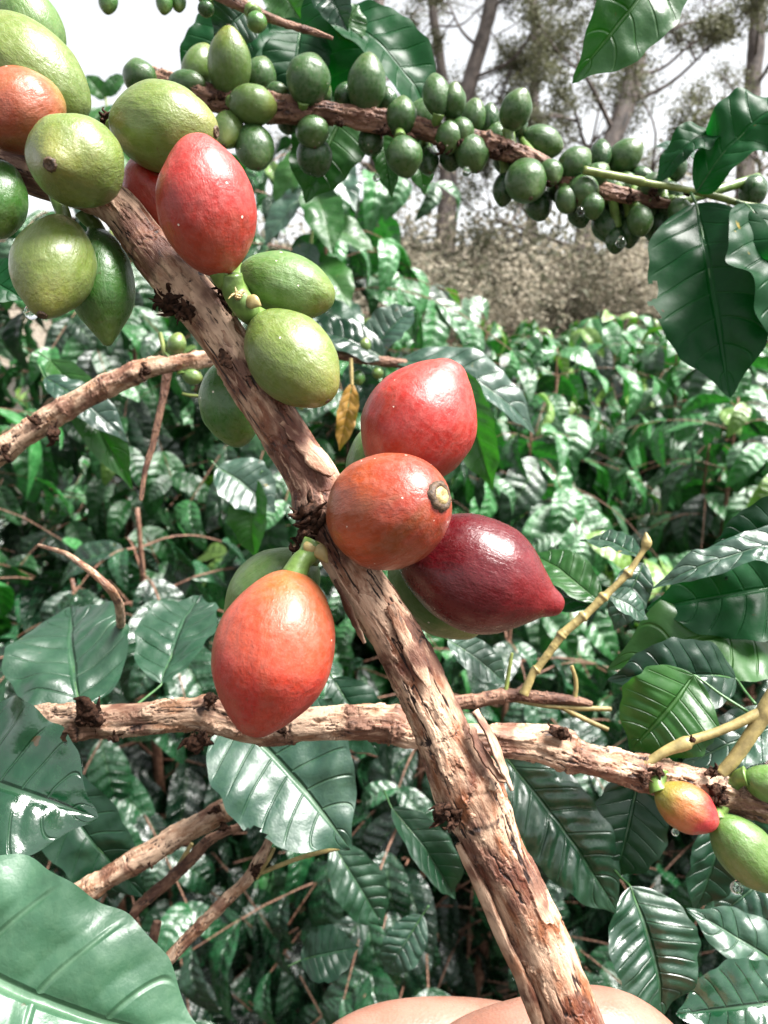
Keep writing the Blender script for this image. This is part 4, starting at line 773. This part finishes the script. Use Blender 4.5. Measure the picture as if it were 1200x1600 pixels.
twig('leafy upright shoot below the upper branch, left of the trees, with broad drooping leaves', [(470, 640, 7), (478, 500, 6), (486, 380, 5), (492, 290, 4), (496, 220, 3)], .75, M_TWIG, nring=60, nseg=10, seed=30,
     leaves=[((493, 225), (430, 330), 54, 'bright', dict(depth=.75, tilt=(-.3, -.3), seed=201, n=(40, 16))), ((493, 230), (556, 330), 58, 'grey', dict(depth=.75, dtip=.72, tilt=(.3, -.4), seed=202, n=(40, 16))), ((490, 290), (520, 400), 66, 'bright', dict(depth=.74, dtip=.70, tilt=(.1, -.4), seed=203, n=(40, 16))),
             ((490, 295), (415, 385), 60, 'grey', dict(depth=.74, tilt=(-.4, -.5), seed=204, n=(40, 16))), ((487, 350), (585, 395), 64, 'bright', dict(depth=.73, tilt=(.2, -.7), seed=205, n=(40, 16))), ((486, 380), (450, 480), 70, 'grey', dict(depth=.73, tilt=(-.2, -.4), seed=206, n=(40, 16))),
             ((484, 400), (548, 480), 66, 'bright', dict(depth=.73, dtip=.70, tilt=(.3, -.4), seed=207, n=(40, 16))), ((495, 220), (470, 175), 34, 'bright', dict(depth=.75, tilt=(0, -.4), seed=208, n=(40, 16))), ((480, 470), (570, 530), 76, 'grey', dict(depth=.72, tilt=(.2, -.6), seed=209, n=(40, 16))), ((480, 480), (400, 560), 70, 'bright', dict(depth=.72, tilt=(-.2, -.5), seed=210, n=(40, 16)))])
twig('leafy shoot top against the white sky behind the side-lying green cherry', [(175, 420, 6), (172, 300, 5), (168, 200, 4), (165, 150, 3)], .8, M_TWIG, nring=60, nseg=10, seed=31,
     leaves=[((166, 155), (135, 118), 30, 'bright', dict(depth=.8, tilt=(-.3, -.3), seed=211, n=(40, 16))), ((166, 150), (195, 118), 28, 'bright', dict(depth=.8, tilt=(.3, -.3), seed=212, n=(40, 16))), ((167, 165), (140, 225), 46, 'bright', dict(depth=.79, dtip=.77, tilt=(-.2, -.4), seed=213, n=(40, 16))), ((167, 165), (200, 215), 44, 'grey', dict(depth=.79, tilt=(.3, -.4), seed=214, n=(40, 16))),
             ((170, 220), (225, 290), 56, 'bright', dict(depth=.79, tilt=(.3, -.4), seed=215, n=(40, 16))), ((171, 260), (120, 350), 60, 'grey', dict(depth=.79, tilt=(-.3, -.4), seed=216, n=(40, 16)))])
# ---- hanging water drops
k = NT("water"); WAT = k.done(k.bsdf((1, 1, 1), .0, None, trans=1., ior=1.33))
for x, y, d, r, lab in [(48, 489, .102, 11, 'left of two, under the hanging green cherry'), (588, 278, .203, 6, 'under the dark small cherry left of the forked trunk'), (729, 268, .203, 7, 'under the small cherries right of the forked trunk'), (907, 331, .201, 7, 'in front of a dark small cherry near the green shoot'), (970, 379, .203, 8, 'lowest of those under the upper branch'), (1151, 1387, .136, 10, 'under the oval green cherry at lower right'), (1055, 1300, .137, 6, 'under the small yellow and red cherry')]:
    kx = r / FPX * d; M = frame(P(x, y, d), -Z3 + .001)
    pr = [(.02, -1.25), (.45, -1.0), (.8, -.5), (1., .0), (.95, .35), (.75, .70), (.45, .92), (.02, 1.02)]
    q, _ = spline([[a * kx, b * kx, 0] for a, b in pr], 24)
    o = put('water_drop', revolve('water_drop', [(a[0], a[1]) for a in q], WAT, 28), None, M); tag(o, 'clear water drop ' + lab, 'water drop', 'water drops hanging from the cherries')
#@@HAND
# ================================================================== HAND
k = NT("skin"); g = k.n('ShaderNodeTexCoord').outputs['Object']; n1 = k.noise(g, 120, 4, .6); n2 = k.noise(g, 2500, 4, .6); vo = k.n('ShaderNodeTexVoronoi'); k.l(g, vo.inputs['Vector']); vo.inputs['Scale'].default_value = 1700
SKIN = k.done(k.bsdf(k.mix(k.mapr(n1, .35, .65), (.235, .108, .074), (.29, .145, .105)), k.mapr(n2, .3, .7, .40, .55), k.bump(k.math('ADD', k.math('ADD', vo.outputs['Distance'], n2), k.math('MULTIPLY', k.noise(k.mapping(g, (1, .35, .35)), 300, 3, .6), 2.)), .22, .0003), sss=(.25, (1, .35, .2), .004)))
k = NT("nail"); NAIL = k.done(k.bsdf((.62, .38, .30), .25, None, coat=.3))
hand = thing('person', 'bare hand of a person holding the bottom of the thick branch from behind', 'person', P(1180, 2250, .15), kind=None)
bm_v, bm_r, bm_e = [], [], []
def node(px, py, d, r, prev=None):
    bm_v.append(P(px, py, d)); bm_r.append(r); i = len(bm_v) - 1
    if prev is not None: bm_e.append((prev, i))
    return i
w0 = node(1150, 2150, .150, .024); w1 = node(1230, 2420, .165, .026, w0); w2 = node(1400, 2900, .20, .034, w1)
pm = node(1100, 1990, .140, .024, w0)
def finger(mcp, pts):
    a = node(*mcp, pm)
    for p in pts: a = node(*p, a)
finger((1120, 1800, .132, .0105), [(1045, 1700, .1290, .0086), (985, 1628, .1275, .0083), (925, 1622, .1262, .0087), (845, 1636, .1255, .0080), (760, 1656, .1255, .0079), (705, 1690, .124, .0074), (655, 1740, .120, .0066)])
finger((1090, 1880, .146, .0105), [(1000, 1740, .1460, .0086), (880, 1660, .1450, .0083), (760, 1636, .1440, .0086), (660, 1628, .1420, .0078), (585, 1640, .1400, .0078), (525, 1672, .136, .0072), (480, 1730, .130, .0064)])
finger((1070, 1960, .152, .0100), [(960, 1860, .150, .0082), (840, 1800, .148, .0080), (740, 1790, .145, .0074), (640, 1800, .139, .0070), (600, 1850, .132, .0060)])
finger((1070, 2040, .154, .0095), [(980, 1980, .150, .0072), (880, 1950, .146, .0068), (800, 1950, .141, .0064), (740, 1970, .134, .0056)])
finger((1120, 2020, .122, .0135), [(1080, 1900, .106, .0110), (1010, 1810, .098, .0095), (930, 1770, .096, .0092), (850, 1760, .0965, .0080)])
me = bpy.data.meshes.new('skin'); L0 = Vector(hand.location)
me.from_pydata([Vector(v) - L0 for v in bm_v], bm_e, []); me.materials.append(SKIN)
ho = bpy.data.objects.new('skin', me); C.objects.link(ho); ho.parent = hand
md = ho.modifiers.new('s', 'SKIN'); md.use_smooth_shade = True
for i, v in enumerate(me.skin_vertices[0].data): v.radius = (bm_r[i], bm_r[i]); v.use_root = (i == 0)
sb = ho.modifiers.new('u', 'SUBSURF'); sb.levels = sb.render_levels = 3
def nail(px, py, d, ax, up, w_, l_):
    z = D(*ax, 0); n = nrm(up - z * (up @ z)); s = np.cross(z, n); V = []
    for a in np.linspace(0, 1, 14):
        for b in np.linspace(-1, 1, 12): V.append(P(px, py, d) + z * l_ * (a - .5) + s * w_ * b * (1 - .5 * max(0, a - .75) ** 2 * 8) + n * (w_ * .35 * (1 - b * b)))
    i = np.arange(13)[:, None] * 12; j = np.arange(11)[None]
    o = put('fingernail', mesh_np('fingernail', np.array(V), np.stack([i + j, i + j + 1, i + 13, i + 12], -1).reshape(-1, 4) if False else np.stack([i + j, i + j + 1, i + 12 + j + 1, i + 12 + j], -1).reshape(-1, 4), None, [NAIL]), hand); return o
nail(838, 1752, .0895, (-1, -.1), -FW, .0052, .010)
